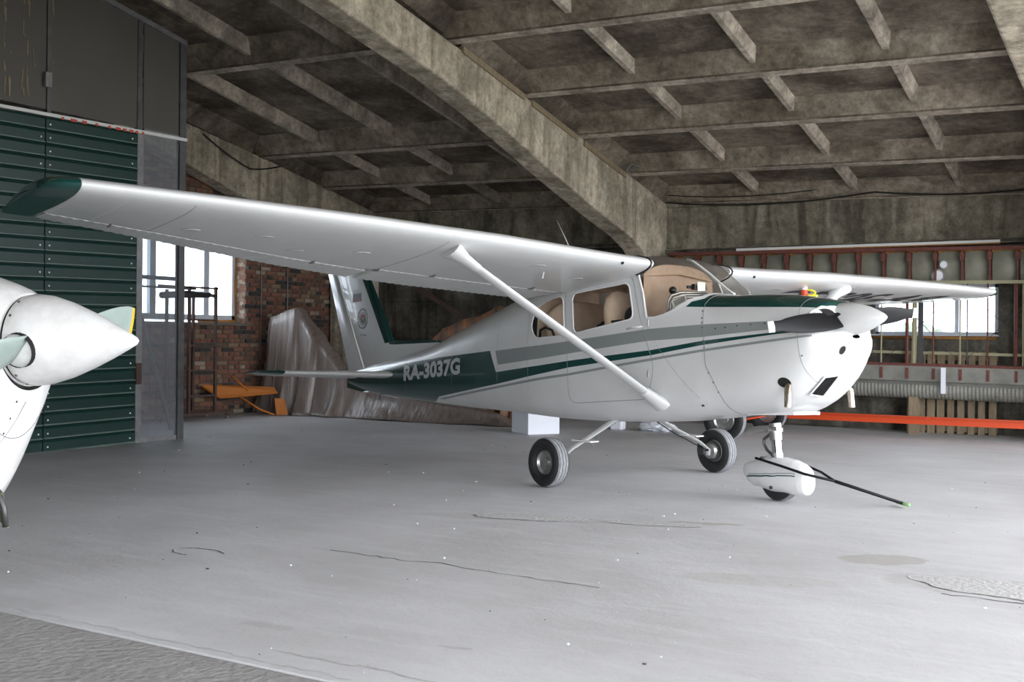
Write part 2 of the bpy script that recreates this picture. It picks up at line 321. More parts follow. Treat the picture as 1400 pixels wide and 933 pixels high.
# cracks, spalls, painted line: shallow real relief on the slab
def ribbon(pts, w0, z=.0015, jit=.02):
    mb = MB(); P = []
    for i in range(len(pts) - 1):
        a, b = Vector(pts[i]), Vector(pts[i + 1]); n = max(2, int((b - a).length / .06))
        for k in range(n): P.append(a.lerp(b, k / n) + Vector((random.uniform(-jit, jit) * .4, random.uniform(-jit, jit), 0)))
    P.append(Vector(pts[-1])); vs = []
    for i, p in enumerate(P):
        t = (P[min(i + 1, len(P) - 1)] - P[max(0, i - 1)]).normalized(); nn = Vector((-t.y, t.x, 0)); ww = w0 * random.uniform(.3, 1.2)
        vs += [(p.x + nn.x * ww, p.y + nn.y * ww, z), (p.x - nn.x * ww, p.y - nn.y * ww, z)]
    return mb.add(vs, [(2 * i, 2 * i + 1, 2 * i + 3, 2 * i + 2) for i in range(len(P) - 1)])
mk('crack', ribbon([(-1.49, -3.79, 0), (-.95, -3.82, 0), (-.75, -3.76, 0), (-.2, -3.82, 0), (.38, -3.83, 0)], .006), M['crack'], floor)
mk('crack', ribbon([(-2.6, -3.62, 0), (-2.0, -3.75, 0), (-1.5, -3.79, 0)], .004), M['edge'], floor)
def blob(c, rx, ry, rz, z, n=40, ir=.25):
    ph = [random.uniform(0, 6.28) for _ in range(6)]; vs = [(c[0], c[1], z)]
    for k in range(n):
        a = 2 * pi * k / n; r = 1 + sum(ir / (j + 1.5) * sin((j + 1) * a + ph[j]) for j in range(6)) + random.uniform(-.04, .04)
        x, y = cos(a) * rx * r, sin(a) * ry * r; vs.append((c[0] + x * cos(rz) - y * sin(rz), c[1] + x * sin(rz) + y * cos(rz), z))
    return MB().add(vs, [(0, 1 + k, 1 + (k + 1) % n) for k in range(n)])
for c, rx, ry, rz in (((2.15, -2.70), .42, .22, -.25), ((-1.10, -2.02), .42, .16, .25), ((-.35, -1.78), .42, .08, .2)):
    b = blob(c, rx, ry, rz, .0015); mk('spalled_patch', b, M['patch'], floor)
    rim = [(v[0], v[1], 0) for v in b.v[1:]]; k0 = random.randint(0, 8)
    mk('patch_edge', ribbon(rim[k0:k0 + 22], .006, .003, .005), M['edge'], floor)
    mk('patch_edge', ribbon(rim[k0 + 20:k0 + 36], .005, .003, .008), M['crack'], floor)
ringp = [(-2.11 + .19 * cos(a), -4.31 + .10 * sin(a), 0) for a in [i * pi / 14 + .5 for i in range(20)]]
mk('patch_edge', ribbon(ringp, .007, .002, .006), M['crack'], floor)
mk('patch_edge', ribbon([(p[0] * .999, p[1] + .012, 0) for p in ringp], .005, .003, .004), M['edge'], floor)
mk('painted_line', ribbon([(-4.2, 7.33, 0), (3.5, 7.02, 0)], .035, .002, .004), M['edge'], floor)
mk('crack', ribbon([(1.95, -2.95, 0), (2.5, -2.98, 0), (3.2, -3.15, 0)], .008), M['crack'], floor)
mk('crack', ribbon([(-1.9, -5.8, 0), (-.9, -5.79, 0), (.3, -5.80, 0)], .006), M['patch'], floor)
mk('crack', ribbon([(-.2, -5.66, 0), (.3, -5.62, 0), (.9, -5.70, 0), (1.6, -5.62, 0)], .012), M['patch'], floor)
db = MB()
for _ in range(420):
    x, y = random.uniform(-8, 3), random.uniform(-5.8, 4.5); s_ = random.choice((.003, .003, .004, .005, .009))
    db.box((x, y, 0), (x + s_ * random.uniform(.8, 2), y + s_, s_ * .7), random.choice((0, 0, 1)))
mk('floor_grit', db, [M['edge'], M['crack']], label='scattered crumbs of plaster and grit on the concrete floor', cat='debris', kind='stuff')

# ---- walls
eave = mk('wall_back', MB().box((-11.6, 8.3, -.1), (-1.06, 8.75, 3.55)).box((.70, 8.3, -.1), (XE, 8.75, 3.55)).box((-1.06, 8.3, -.1), (.70, 8.75, 1.43)).box((-1.06, 8.3, 2.2), (.70, 8.75, 3.55)), M['wall'], kind='structure', recenter=False)
for (x0, x1, zoff) in ((-10.5, -4.8, .14), (-4.4, 1.25, 0), (1.6, XE, -.1)):
    b = MB().box((x0, 8.14, 2.82 + zoff), (x1, 8.3, 3.52 + zoff)).box((x0, 8.05, 2.76 + zoff), (x1, 8.3, 2.83 + zoff), 1)
    mk('wall_panel', b, [M['wallup'], M['wall']], eave, bevel=.012)
for x0, x1 in ((-10.4, -7.6), (-7.58, -4.8), (-4.35, -1.3), (1.0, 4), (4.02, XE)):
    for z0, z1 in ((.02, .62), (.64, 1.22), (2.25, 2.74)) if x0 > -5 else ((.02, .62), (.64, 1.28), (1.30, 2.0), (2.02, 2.72)):
        mk('wall_block', MB().box((x0, 8.265 + random.uniform(0, .012), z0), (x1, 8.31, z1)), M['wall'], eave, bevel=.012)
# unseen side behind the camera, wide doorway placed to dim the left floor
mk('wall_front', MB().box((-11.6, -11.2, -.1), (.0, -10.95, 3.6)).box((7.0, -11.2, -.1), (XE, -10.95, 3.6)), M['wall'], kind='structure', recenter=False)
mk('wall_lintel', MB().box((0, -11.2, 3.0), (7.0, -10.95, 3.6)), M['wall'], kind='structure', recenter=False)
# ---- gable: brick by brick
GX = -10.9
gw = MB().box((-11.35, -11.2, -.1), (GX - .045, 2.4, 6.0)).box((-11.35, 5.08, -.1), (GX - .045, 8.75, 4.6)).box((-11.35, 2.4, -.1), (GX - .045, 5.08, 1.54)).box((-11.35, 2.4, 3.0), (GX - .045, 5.08, 5.2))
gable = mk('wall_left', gw, M['mortar'], kind='structure', recenter=False)
rows = []
bx = [bpy.data.meshes.new('brick_shape%d' % i) for i in range(12)]
def brick_mesh(me, L, d=.07):
    mb = MB().box((-d, 0, 0), (0, L, .063)); me.from_pydata(mb.v, [], mb.f)
    bm = bmesh.new(); bm.from_mesh(me); bmesh.ops.recalc_face_normals(bm, faces=bm.faces[:]); bmesh.ops.bevel(bm, geom=[e for e in bm.edges if all(v.co.x > -.01 for v in e.verts)], offset=.006, segments=1, affect='EDGES'); bm.to_mesh(me); bm.free()
for i, me in enumerate(bx): brick_mesh(me, .245 if i < 6 else .118); me.materials.append(BR[i % 6])
cand = []
z = .01; r = 0
while z < 4.5:
    y = 2.45 + (.13 if r % 2 else 0); short = (r % 3 == 1)
    while y < 7.3:
        L = .118 if short else .245
        mid = y + L / 2
        if not (mid < 5.10 and 1.53 < z + .03 < 3.0) and (z < 2.75 or y < 5.2):
            cand.append((y, z, L))
        y += L + .012
    z += .075; r += 1
vis = [c for c in cand if 3.4 < c[0] < 7.2 and .1 < c[1] < 2.75]; vis.sort(key=lambda c: abs(c[0] - 5.3) + abs(c[1] - 1.5) * .6)
vis = set(vis[:300]); rest = MB()
pick = lambda: random.choices(range(6), (6, 5, 3, 3, 5, 1))[0]
for c in cand:
    y, z, L = c; k = pick(); dx = random.uniform(-.006, .008)
    if c in vis:
        o = bpy.data.objects.new('brick', bx[k + (0 if L > .2 else 6)]); COL.objects.link(o); o.parent = gable; o.location = (GX + dx, y, z)
    else: rest.box((GX - .07, y, z), (GX + dx, y + L, z + .063), k)
mk('brickwork', rest, BR, gable, kind='stuff')
rev = MB(); z = 1.56; r = 0                       # reveal right of the window, mostly pale bricks to paint in its light
while z < 2.98:
    for k, L in enumerate(((.245, .118) if r % 2 else (.118, .245))):
        x0 = GX - .065 - (0 if k == 0 else (.245 if r % 2 else .118) + .012)
        rev.box((x0 - L, 5.075, z), (x0, 5.13, z + .063), random.choice((5, 2, 5, 0)))
    z += .075; r += 1
mk('reveal_brickwork', rev, BR, gable, kind='stuff')
mk('window_ledge', MB().box((GX - .45, 2.4, 1.50), (GX + .05, 5.12, 1.545)), M['mortar'], gable, bevel=.008)
for y in (5.37, 6.04):
    mk('wall_conduit', MB().tube([(GX + .03, y, .3), (GX + .03, y + .01, 2), (GX + .03, y, 4)], .009, 6), M['frame_steel'], gable, smooth=True)
def window(name, P, axis, divs, z0, z1, depth, fw=.07):
    """P = (fixed, lo, hi) in axis 'x' (plane X = fixed) or 'y'"""
    f, lo, hi = P
    bxf = (lambda a0, a1, q0, q1, d0, d1, mi=0: (lambda m: m.box((f + d0, a0, q0), (f + d1, a1, q1)) if axis == 'x' else m.box((a0, f + d0, q0), (a1, f + d1, q1)))(MB()))
    def bar(a0, a1, q0, q1, d0=-depth / 2, d1=depth / 2): return bxf(a0, a1, q0, q1, d0, d1)
    root = mk(name, bar(lo, hi, z0, z0 + fw), M['pvc'], kind='structure', recenter=False, bevel=.006)
    mk('window_frame', bar(lo, hi, z1 - fw, z1), M['pvc'], root); mk('window_frame', bar(lo, lo + fw, z0, z1), M['pvc'], root); mk('window_frame', bar(hi - fw, hi, z0, z1), M['pvc'], root)
    for k, d in enumerate(divs): mk('mullion', bar(d - fw * .6, d + fw * .6, z0 + fw, z1 - fw), M['pvc'], root)
    e = [lo + fw] + sum([[d - fw * .6, d + fw * .6] for d in divs], []) + [hi - fw]
    for a, b in zip(e[::2], e[1::2]): mk('pane', bar(a, b, z0 + fw, z1 - fw, -.004, .004), M['pane'], root)
    return root
w1 = window('window_1', (-11.22, 2.45, 5.09), 'x', (3.25, 4.40), 1.58, 3.0, .08, .10)
mk('foam_seal', MB().tube([(-11.20, 5.085, 1.58), (-11.19, 5.07, 2.2), (-11.20, 5.085, 3.0)], .035, 8), M['foam'], w1, smooth=True)
mk('foam_seal', MB().tube([(-11.16, 4.2, 1.575), (-11.15, 4.7, 1.57), (-11.16, 5.1, 1.575)], .03, 8), M['foam'], w1, smooth=True)
w2 = window('window_2', (8.42, -1.05, .69), 'y', (-.47, .12), 1.44, 2.19, .08, .05)
mk('foam_seal', MB().tube([(-1.05, 8.29, 1.40), (-.2, 8.285, 1.405), (.68, 8.29, 1.40)], .028, 8), M['foam'], w2, smooth=True)
mk('window_sill', MB().box((-1.08, 8.2, 1.425), (.72, 8.42, 1.45)), M['pvc'], w2)

# ---- rafters and columns: each frame one cranked concrete piece
def frame(name, x1, top, sof, col, th=.36, colbot=0, zo=0):
    """top/sof = [(y,z)...] from the high end to the knee ; col = (y_in, y_out)"""
    poly = [(y, z + zo) for y, z in top] + [(col[1], top[-1][1] - .25 + zo), (col[1], colbot), (col[0], colbot), (col[0], sof[-1][1] + zo - .08)] + [(y, z + zo) for y, z in reversed(sof)]
    mb = MB().prism([(x1 - th, y, z) for y, z in poly], (th, 0, 0))
    return mk(name, mb, M['beam'], kind='structure', recenter=False, bevel=.03)
top1 = [(-1.2, 5.38), (0, 5.14), (1.72, 4.81), (3.0, 4.585), (4.91, 4.24), (6.5, 3.93), (8.05, 3.61), (8.26, 3.50)]
sof1 = [(-1.2, 4.85), (-.42, 4.72), (1.50, 4.36), (2.35, 4.15), (3.25, 3.90), (4.3, 3.58), (5.6, 3.22), (6.75, 2.93), (7.15, 2.78)]
frame('trim_3', -4.4, top1, sof1, (7.28, 8.26))
frame('trim_4', -10.5, [(y, z + .16) for y, z in top1], [(y, z + .16) for y, z in sof1], (7.2, 8.26))
sof2 = [(-1.2, 4.75), (-.3, 4.62), (1.28, 4.33), (2.31, 4.21), (4.09, 4.04), (5.5, 3.5), (6.75, 2.85), (7.15, 2.7)]
frame('trim_5', 1.86, [(y, z - .14) for y, z in top1], sof2, (7.25, 8.26))
for i, (x1, dz) in enumerate(((-4.4, 0), (-10.5, .16), (1.86, -.14))):  # the other half of each frame, beyond the ridge
    poly = [(-1.2, 5.38), (-10.6, 3.5), (-10.9, 3.3), (-10.9, 0), (-10.0, 0), (-10.0, 2.7), (-7, 3.5), (-1.2, 4.8)]
    mk('trim_%d' % (6 + i), MB().prism([(x1 - .36, y, z + (dz if z > 0 else 0)) for y, z in poly], (.36, 0, 0)), M['beam'], kind='structure', recenter=False, bevel=.03)

# ---- roof: precast ribbed slabs, each an object with its cross ribs
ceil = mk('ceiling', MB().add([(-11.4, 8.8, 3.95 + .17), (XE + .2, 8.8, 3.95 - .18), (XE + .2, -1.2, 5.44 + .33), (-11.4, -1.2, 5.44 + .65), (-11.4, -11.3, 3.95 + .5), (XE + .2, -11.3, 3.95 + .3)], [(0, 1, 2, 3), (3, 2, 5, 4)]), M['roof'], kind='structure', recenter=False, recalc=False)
def slab(x0, x1, ya, yb, ribs, dr=.24, edge=.05):
    """soffit open downwards: two long edge ribs, end ribs, cross ribs, thin plate"""
    mb = MB(); ZP = dr
    def P(x, y, up): return (x, y, ZR(x, y) + up)
    def trough(x0, x1, y0, y1, depth, wb, wt, mi):   # a rib of trapezoid section between plate and bottom
        lx = x1 - x0 > y1 - y0
        if lx:
            c = (y0 + y1) / 2; q = [(c - wb, 0), (c + wb, 0), (c + wt, 1), (c - wt, 1)]
            vs = [P(x, y, ZP - depth if t == 0 else ZP) for x in (x0, x1) for y, t in q]
        else:
            c = (x0 + x1) / 2; q = [(c - wb, 0), (c + wb, 0), (c + wt, 1), (c - wt, 1)]
            vs = [P(x, y, ZP - depth if t == 0 else ZP) for y in (y0, y1) for x, t in q]
        mb.add(vs, [(0, 1, 5, 4), (1, 2, 6, 5), (2, 3, 7, 6), (3, 0, 4, 7), (3, 2, 1, 0), (4, 5, 6, 7)], mi)
    nx = 6
    for i in range(nx):
        a, b = x0 + (x1 - x0) * i / nx, x0 + (x1 - x0) * (i + 1) / nx
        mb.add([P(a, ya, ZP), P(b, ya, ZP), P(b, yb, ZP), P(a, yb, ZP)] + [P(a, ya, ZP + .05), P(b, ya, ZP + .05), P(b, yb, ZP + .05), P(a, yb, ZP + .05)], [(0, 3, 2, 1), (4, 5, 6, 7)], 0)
    trough(x0, x1, ya, ya + .07, dr, .028, .035, 0); trough(x0, x1, yb - .07, yb, dr, .028, .035, 0)
    # inner slopes of the edge ribs (the wide flanks, lighter than the plate)
    for (ye, yi) in ((ya + .058, ya + .22), (yb - .058, yb - .22)):
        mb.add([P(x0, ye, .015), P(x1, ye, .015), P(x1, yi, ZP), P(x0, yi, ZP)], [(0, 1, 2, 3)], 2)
    # soffit of the edge ribs, coloured pale as lit from below
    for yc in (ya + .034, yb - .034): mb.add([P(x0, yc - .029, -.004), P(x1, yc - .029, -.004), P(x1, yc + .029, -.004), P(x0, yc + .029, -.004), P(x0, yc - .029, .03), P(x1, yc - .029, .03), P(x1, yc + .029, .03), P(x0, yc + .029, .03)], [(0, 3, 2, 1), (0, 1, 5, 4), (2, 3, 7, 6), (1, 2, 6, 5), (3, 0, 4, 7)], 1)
    for s_, xe in ((1, x0), (-1, x1)): mb.add([P(xe, ya + .1, .03), P(xe, yb - .1, .03), P(xe + s_ * .10, yb - .18, .03), P(xe + s_ * .10, ya + .18, .03), P(xe + s_ * .3, ya + .2, ZP), P(xe + s_ * .3, yb - .2, ZP)], [(0, 1, 2, 3), (3, 2, 5, 4)], 0)
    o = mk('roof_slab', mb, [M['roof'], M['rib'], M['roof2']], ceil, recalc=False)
    for xr in ribs:
        r_ = MB(); c = [(-.035, .10), (.035, .10), (.075, ZP), (-.075, ZP)]
        vs = [P(xr + dx, y, u) for y in (ya + .12, yb - .12) for dx, u in c]
        r_.add(vs, [(0, 1, 5, 4), (1, 2, 6, 5), (3, 0, 4, 7), (3, 2, 1, 0), (4, 5, 6, 7)]); mk('cross_rib', r_, M['rib'], o)
    return o
RB = (-2.83, -1.30, .20); RA = (-9.15, -7.63, -6.13); RC = (3.2, 4.7, 6.2)
YJ = (-1.2, .25, 1.835, 3.485, 4.975, 6.614, 8.13)
for a, b in zip(YJ[:-1], YJ[1:]):
    slab(-4.56, 1.66, a, b, RB)
for a, b in ((-1.2, 1.835), (1.835, 4.975), (4.975, 6.614), (6.614, 8.13)): slab(-10.65, -4.60, a, b, RA, dr=.3 if b - a > 2 else .24)
for a, b in ((-1.2, 1.835), (1.835, 4.975), (4.975, 8.13)): slab(1.70, XE, a, b, RC)
for a, b in ((-10.6, -7.5), (-7.5, -4.4), (-4.4, -1.2)):
    for x0, x1, rr in ((-10.65, -4.6, RA), (-4.56, 1.66, RB), (1.70, XE, RC)): slab(x0, x1, a, b, rr)
mk('ceiling_filler', MB().box((-10.6, 8.10, 3.60), (-4.6, 8.4, 4.2)).box((-4.56, 8.10, 3.52), (XE, 8.4, 4.1)), M['wallup'], ceil)
# mortar bed and ochre packing along the top of the near frame
for (y0, y1) in ((1.95, 3.40), (3.60, 4.88), (5.1, 6.5)):
    mk('packing_board', MB().prism([(-4.46, y0, ZR(-4.4, y0) - .085), (-4.46, y1, ZR(-4.4, y1) - .085), (-4.46, y1, ZR(-4.4, y1) - .01), (-4.46, y0, ZR(-4.4, y0) - .01)], (.09, 0, 0)), M['wood'], ceil)
# cables under the eave
def cable(pts, r=.008, name='hanging_cable', **k):
    P = []
    for i in range(len(pts) - 1):
        a, b = Vector(pts[i]), Vector(pts[i + 1]); L = (b - a).length
        for j in range(8): t = j / 8; P.append(a.lerp(b, t) - Vector((0, 0, 4 * t * (1 - t) * L * .03)))
    P.append(Vector(pts[-1])); return mk(name, MB().tube(P, r, 6), M['cable'], smooth=True, **k)
cable([(-4.35, 8.0, 3.72), (-1.5, 8.0, 3.70), (.3, 8.0, 3.78), (1.5, 8.0, 3.70)], label='black cable strung under the roof slabs above the wing skeleton', cat='cable')
cable([(-4.35, 8.03, 3.60), (-1.0, 8.03, 3.58), (1.5, 8.03, 3.52)], .012, label='thicker black cable lying along the top edge of the back wall', cat='cable')
cable([(-10.4, 8.0, 3.95), (-8.4, 7.9, 4.02), (-6.4, 8.0, 3.90), (-4.8, 8.0, 3.85)], label='dark cable sagging across the shadowed bay behind the white wing', cat='cable')
cable([(-10.45, 3.6, 4.55), (-10.40, 4.6, 4.12), (-10.45, 5.4, 4.28)], .012, label='black cable looping down over the far rafter beside the partition', cat='cable')
mk('wire_coil', MB().tube([(-4.15 + .03 * sin(3 * a), 6.35 + .28 * cos(a), ZR(-4.2, 6.4) - .02 + .09 * sin(a)) for a in [i * pi / 12 for i in range(17)]], .012, 6), M['frame_steel'], smooth=True, label='loop of grey wire hanging at the top of the near rafter', cat='wire')

# ---- green sided partition with translucent upper storey
PX = -8.0
part = mk('wall_partition', MB().box((PX - .09, -7.5, 0), (PX - .035, .20, 3.78)), M['frame_steel'], kind='structure', recenter=False)
pm = {}
nP = 25; ph = 3.80 / nP
def plank(y0, y1, k, slope):
    z0, z1 = k * ph, (k + 1) * ph
    prof = [(0, z0 + .004), (.012, z0), (.034, z0 + .010), (.034, z0 + .018), (.016, z0 + .026), (.020, z1 - .03), (.006, z1 - .004), (-.03, z1 - .004), (-.03, z0 + .004)]
    f = lambda x, y, z: (PX + x, y, z + slope * (y - .2))
    n = len(prof); vs = [f(x, y0, z) for x, z in prof] + [f(x, y1, z) for x, z in prof]
    fs = [(i, (i + 1) % n, n + (i + 1) % n, n + i) for i in range(n)] + [tuple(range(n - 1, -1, -1)), tuple(range(n, 2 * n))]
    mb = MB(); mb.add(vs, fs)
    for i in range(n): mb.m[i] = 1 if i in (2, 3) else 0
    return mb
for y0, y1, ny in ((-1.085, .195, 0), (-4.0, -1.10, 1), (-7.4, -4.015, 2)):
    for k in range(nP): mk('siding_plank', plank(y0, y1, k, .018), [M['siding'], M['lip']], part)
sc = MB()
for k in range(nP):
    for y in (.12, -1.03, -1.15, -2.4, -3.6):
        if (k + int(y * 3)) % 2 == 0 or y == -1.03: sc.lathe([(0, .011), (.006, .010), (.009, 0)], (PX + .018, y, (k + .45) * ph + .018 * (y - .2)), (1, 0, 0), 6)
mk('siding_screws', sc, M['paper'], part, kind='stuff')
mk('corner_post', MB().box((PX - .05, .20, 0), (PX + .02, .29, 3.84)), M['frame_steel'], part); mk('corner_post', MB().box((PX - .05, .20, 3.84), (PX + .015, .27, 5.25)), M['dark_frame'], part)
mk('corner_post', MB().box((PX - .05, .87, 0), (PX + .02, .97, 5.10)), M['dark_frame'], part)
top = lambda y: 5.10 + .0 + (.97 - y) * .19
for a, b in ((.30, .86), (-1.02, .20), (-2.4, -1.08), (-3.8, -2.46), (-5.6, -3.86), (-7.4, -5.66)):
    mk('upper_sheet', MB().prism([(PX - .01, a, 3.86), (PX - .01, b, 3.86), (PX - .01, b, top(b) if b > -1.2 else 5.5 - (-1.2 - b) * .19), (PX - .01, a, top(a) if a > -1.2 else 5.5 - (-1.2 - a) * .19)], (.012, 0, 0)), M['polydark'], part)
for y in (-1.05, -2.43, -3.83, -5.63): mk('upper_stud', MB().box((PX - .05, y - .025, 3.8), (PX + .02, y + .025, 5.4 if y > -2 else 5.0)), M['dark_frame'], part)
mk('lower_sheet', MB().box((PX - .012, .30, .03), (PX, .86, 3.84)), M['poly'], part)
for z in (2.02,): mk('cross_rail', MB().box((PX - .045, .30, z), (PX - .015, .86, z + .05)), M['frame_steel'], part)
mk('cross_rail', MB().box((PX - .045, .30, 3.82), (PX + .02, .86, 3.87)), M['frame_steel'], part)
mk('cross_rail', MB().box((PX - .045, .30, 0), (PX + .01, .86, .05)), M['frame_steel'], part)
mk('diagonal_brace', MB().tube([(PX - .06, .33, 1.6), (PX - .06, .84, .12)], .025, 6), M['frame_steel'], part)
mk('sloping_top_rail', MB().prism([(PX - .05, .97, 5.04), (PX - .05, .97, 5.10), (PX - .05, -1.2, 5.52), (PX - .05, -1.2, 5.45)], (.08, 0, 0)), M['frame_steel'], part)
mk('door_hinge', MB().box((PX + .02, .19, .72), (PX + .045, .27, .98)), M['rust'], part)
tp = MB(); y = -1.9
mk('flat_cover_strip', MB().prism([(PX + .02, -2.2, 3.765), (PX + .02, .97, 3.81), (PX + .02, .97, 3.85), (PX + .02, -2.2, 3.80)], (.02, 0, 0)), M['tape_w'], part)
y = -.9
while y < .25:
    l = random.uniform(.03, .09); zc = 3.80 + .014 * (y - .2)
    tp.box((PX + .041, y, zc - .015), (PX + .044, y + l, zc + .018)); y += l + random.uniform(.03, .16)
mk('tape_marks', tp, M['tape_r'], part, kind='stuff')
mk('light_switch_box', MB().box((PX + .02, -1.13, 4.10), (PX + .07, -1.05, 4.27)), M['frame_steel'], part, bevel=.008)
foamy = MB()
for _ in range(34):
    y = random.choice((-1.55, -1.38, -1.32, -1.25, -1.0, -1.6)) + random.uniform(-.02, .02); z = random.uniform(3.95, 5.2); l = random.uniform(.02, .22)
    foamy.tube([(PX + .006, y, z), (PX + .006, y + random.uniform(-.01, .01), z - l)], random.uniform(.004, .014), 5)
mk('foam_drips', foamy, M['wood'], part, kind='stuff')
# ---- outside, seen through the windows
mk('outdoor_ground', MB().add([(-120, -120, -.25), (120, -120, -.25), (120, 120, -.25), (-120, 120, -.25)], [(0, 1, 2, 3)]), M['ground'], kind='structure', recenter=False)
def tree(x, y, h, label):
    t = empty('tree', (x, y, -.25), label, 'tree', 'trees outside the hangar windows'); mk('trunk', MB().tube([(x, y, -.25), (x, y + .1, h * .4), (x, y, h * .7)], [.18, .13, .06], 8), M['bark'], t, smooth=True)
    me = bpy.data.meshes.new('crown'); bm = bmesh.new(); bmesh.ops.create_icosphere(bm, subdivisions=4, radius=1)
    from mathutils import noise as nz
    for v in bm.verts:
        k = 1 + .35 * nz.noise(v.co * 2.2 + Vector((x, y, 0))) + .18 * nz.noise(v.co * 6); v.co = Vector((v.co.x * h * .42 * k, v.co.y * h * .42 * k, v.co.z * h * .38 * k)) + Vector((x, y, h * .6))
    bm.to_mesh(me); bm.free(); me.materials.append(M['leaf']); link('crown', me, t)
tree(-9, 40, 1.6, 'round green tree outside, seen through the back wall window'); 
tree(-5.5, 34, 2.1, 'tree outside the back wall window, behind its middle pane')
tree(-42, 38, 3.2, 'low tree outside the brick wall window, left of the white house')
hs = empty('house', (-38, 44, -.25), 'distant white house seen through the brick wall window', 'building')
mk('wall', MB().box((-40, 41, -.25), (-34, 47, 2.4)), M['render'], hs); mk('roof', MB().prism([(-40.3, 40.7, 2.4), (-33.7, 40.7, 2.4), (-37, 40.7, 3.4)], (0, 6.6, 0)), M['frame_steel'], hs)
# ================================================================ THE WHITE HIGH-WING AIRCRAFT (body axes: x forward, y port, z up)
ST=[ # x, zb, zt, hw, zm, nb, nt
(-6.98,.955,1.10,.035,1.04,2.2,2.2),
(-6.50,.850,1.165,.085,1.02,2.3,2.4),
(-5.85,.785,1.245,.150,1.02,2.5,2.5),
(-4.87,.710,1.385,.240,1.04,2.7,2.6),
(-4.14,.663,1.568,.320,1.06,2.9,2.7),
(-3.50,.632,1.720,.400,1.08,3.2,2.9),
(-3.00,.605,1.835,.455,1.10,3.5,3.2),
(-2.45,.572,1.965,.515,1.12,4.0,4.2),
(-2.00,.555,2.030,.535,1.14,4.2,6.0),
(-1.50,.549,2.060,.540,1.14,4.4,7.5),
(-.98,.560,2.050,.535,1.14,4.4,7.5),
(-.84,.567,2.020,.532,1.14,4.4,6.5),
(-.70,.580,1.940,.528,1.14,4.2,5.2),
(-.55,.590,1.835,.522,1.14,4.2,4.6),
(-.42,.602,1.735,.515,1.14,4.0,4.4),
(-.30,.615,1.665,.508,1.14,4.0,4.2),
(-.20,.622,1.648,.500,1.14,3.8,4.0),
(.10,.635,1.635,.485,1.14,3.4,3.6),
(.35,.650,1.618,.465,1.15,3.1,3.3),
(.55,.725,1.590,.440,1.20,2.9,3.0),
(.68,.830,1.562,.415,1.23,2.8,2.8),
(.775,.950,1.532,.375,1.24,2.7,2.8),
(.795,.990,1.495,.358,1.24,2.7,2.8),
(.806,1.01,1.430,.350,1.235,2.7,2.8),
(.818,1.03,1.345,.340,1.22,2.6,2.8),
(.845,1.08,1.315,.310,1.22,2.6,2.6),
(.880,1.155,1.300,.245,1.235,2.5,2.5),
(.902,1.21,1.285,.150,1.25,2.3,2.3),
(.912,1.24,1.270,.050,1.255,2.2,2.2)]
def _pchip(xs,ys):
    n=len(xs);h=[xs[i+1]-xs[i] for i in range(n-1)];dl=[(ys[i+1]-ys[i])/h[i] for i in range(n-1)]
    m=[0]*n
    for i in range(1,n-1):
        if dl[i-1]*dl[i]>0:
            w1=2*h[i]+h[i-1];w2=h[i]+2*h[i-1];m[i]=(w1+w2)/(w1/dl[i-1]+w2/dl[i])
    m[0]=dl[0];m[-1]=dl[-1]
    def f(x):
        if x<=xs[0]: return ys[0]
        if x>=xs[-1]: return ys[-1]
        i=0
        while x>xs[i+1]: i+=1
        t=(x-xs[i])/h[i]
        return (2*t**3-3*t*t+1)*ys[i]+(t**3-2*t*t+t)*h[i]*m[i]+(-2*t**3+3*t*t)*ys[i+1]+(t**3-t*t)*h[i]*m[i+1]
    return f
HF=[_pchip([s[0] for s in ST],[s[k] for s in ST]) for k in range(1,7)]
def hull_p(x): return [f(x) for f in HF]
def hull_pt(x,s):
    """s 0 bottom centre .. 1 widest .. 2 top centre -> (y>=0,z)"""
    zb,zt,hw,zm,nb,nt=hull_p(x)
    if s<=1:
        a=(1-s)*pi/2; return hw*max(0,cos(a))**(2/nb), zm-(zm-zb)*max(0,sin(a))**(2/nb)
    a=(s-1)*pi/2; return hw*max(0,cos(a))**(2/nt), zm+(zt-zm)*max(0,sin(a))**(2/nt)
def hull_y(x,z):
    zb,zt,hw,zm,nb,nt=hull_p(x)
    if z<=zm: r=min(1,(zm-z)/(zm-zb)); n=nb
    else: r=min(1,(z-zm)/(zt-zm)); n=nt
    return hw*max(0,1-r**n)**(1/n)
def hull_s(x,z):
    zb,zt,hw,zm,nb,nt=hull_p(x)
    if z<=zm:
        r=min(1,max(0,(zm-z)/(zm-zb))); return 1-asin(min(1,r**(nb/2)))*2/pi
    r=min(1,max(0,(z-zm)/(zt-zm))); return 1+asin(min(1,r**(nt/2)))*2/pi
MB_ROT = Matrix(((.99895246, .00129937, -.04574162), (0, .99959677, .02839525), (.04576008, -.02836551, .99854966))).to_4x4()
PIV = Vector((-1.524, 0, .762))
AC = Matrix.Rotation(radians(-21), 4, 'Z')
BODY = AC @ Matrix.Translation(PIV) @ MB_ROT @ Matrix.Translation(-PIV)
plane = empty('light_aircraft', (0, 0, 0), 'white high-wing light aircraft with dark green stripes and registration RA-3037G', 'aircraft', mat4=BODY)
def mkp(name, mb, mats, parent=plane, **k): return mk(name, mb, mats, parent, local=True, **k)
def sfn(x, ph): # direction parameter -> point ; ph 0 bottom .. 1 widest .. 2 top
    zb, zt, hw, zm, nb, n_t = hull_p(x)
    a = (ph - 1) * pi / 2; c, s = max(0., cos(a)), abs(sin(a)); n = nb if ph < 1 else n_t
    k = (c ** n + s ** n) ** (-1 / n)
    return Vector((x, hw * c * k, zm + (zt - zm if ph > 1 else zb - zm) * s * k))
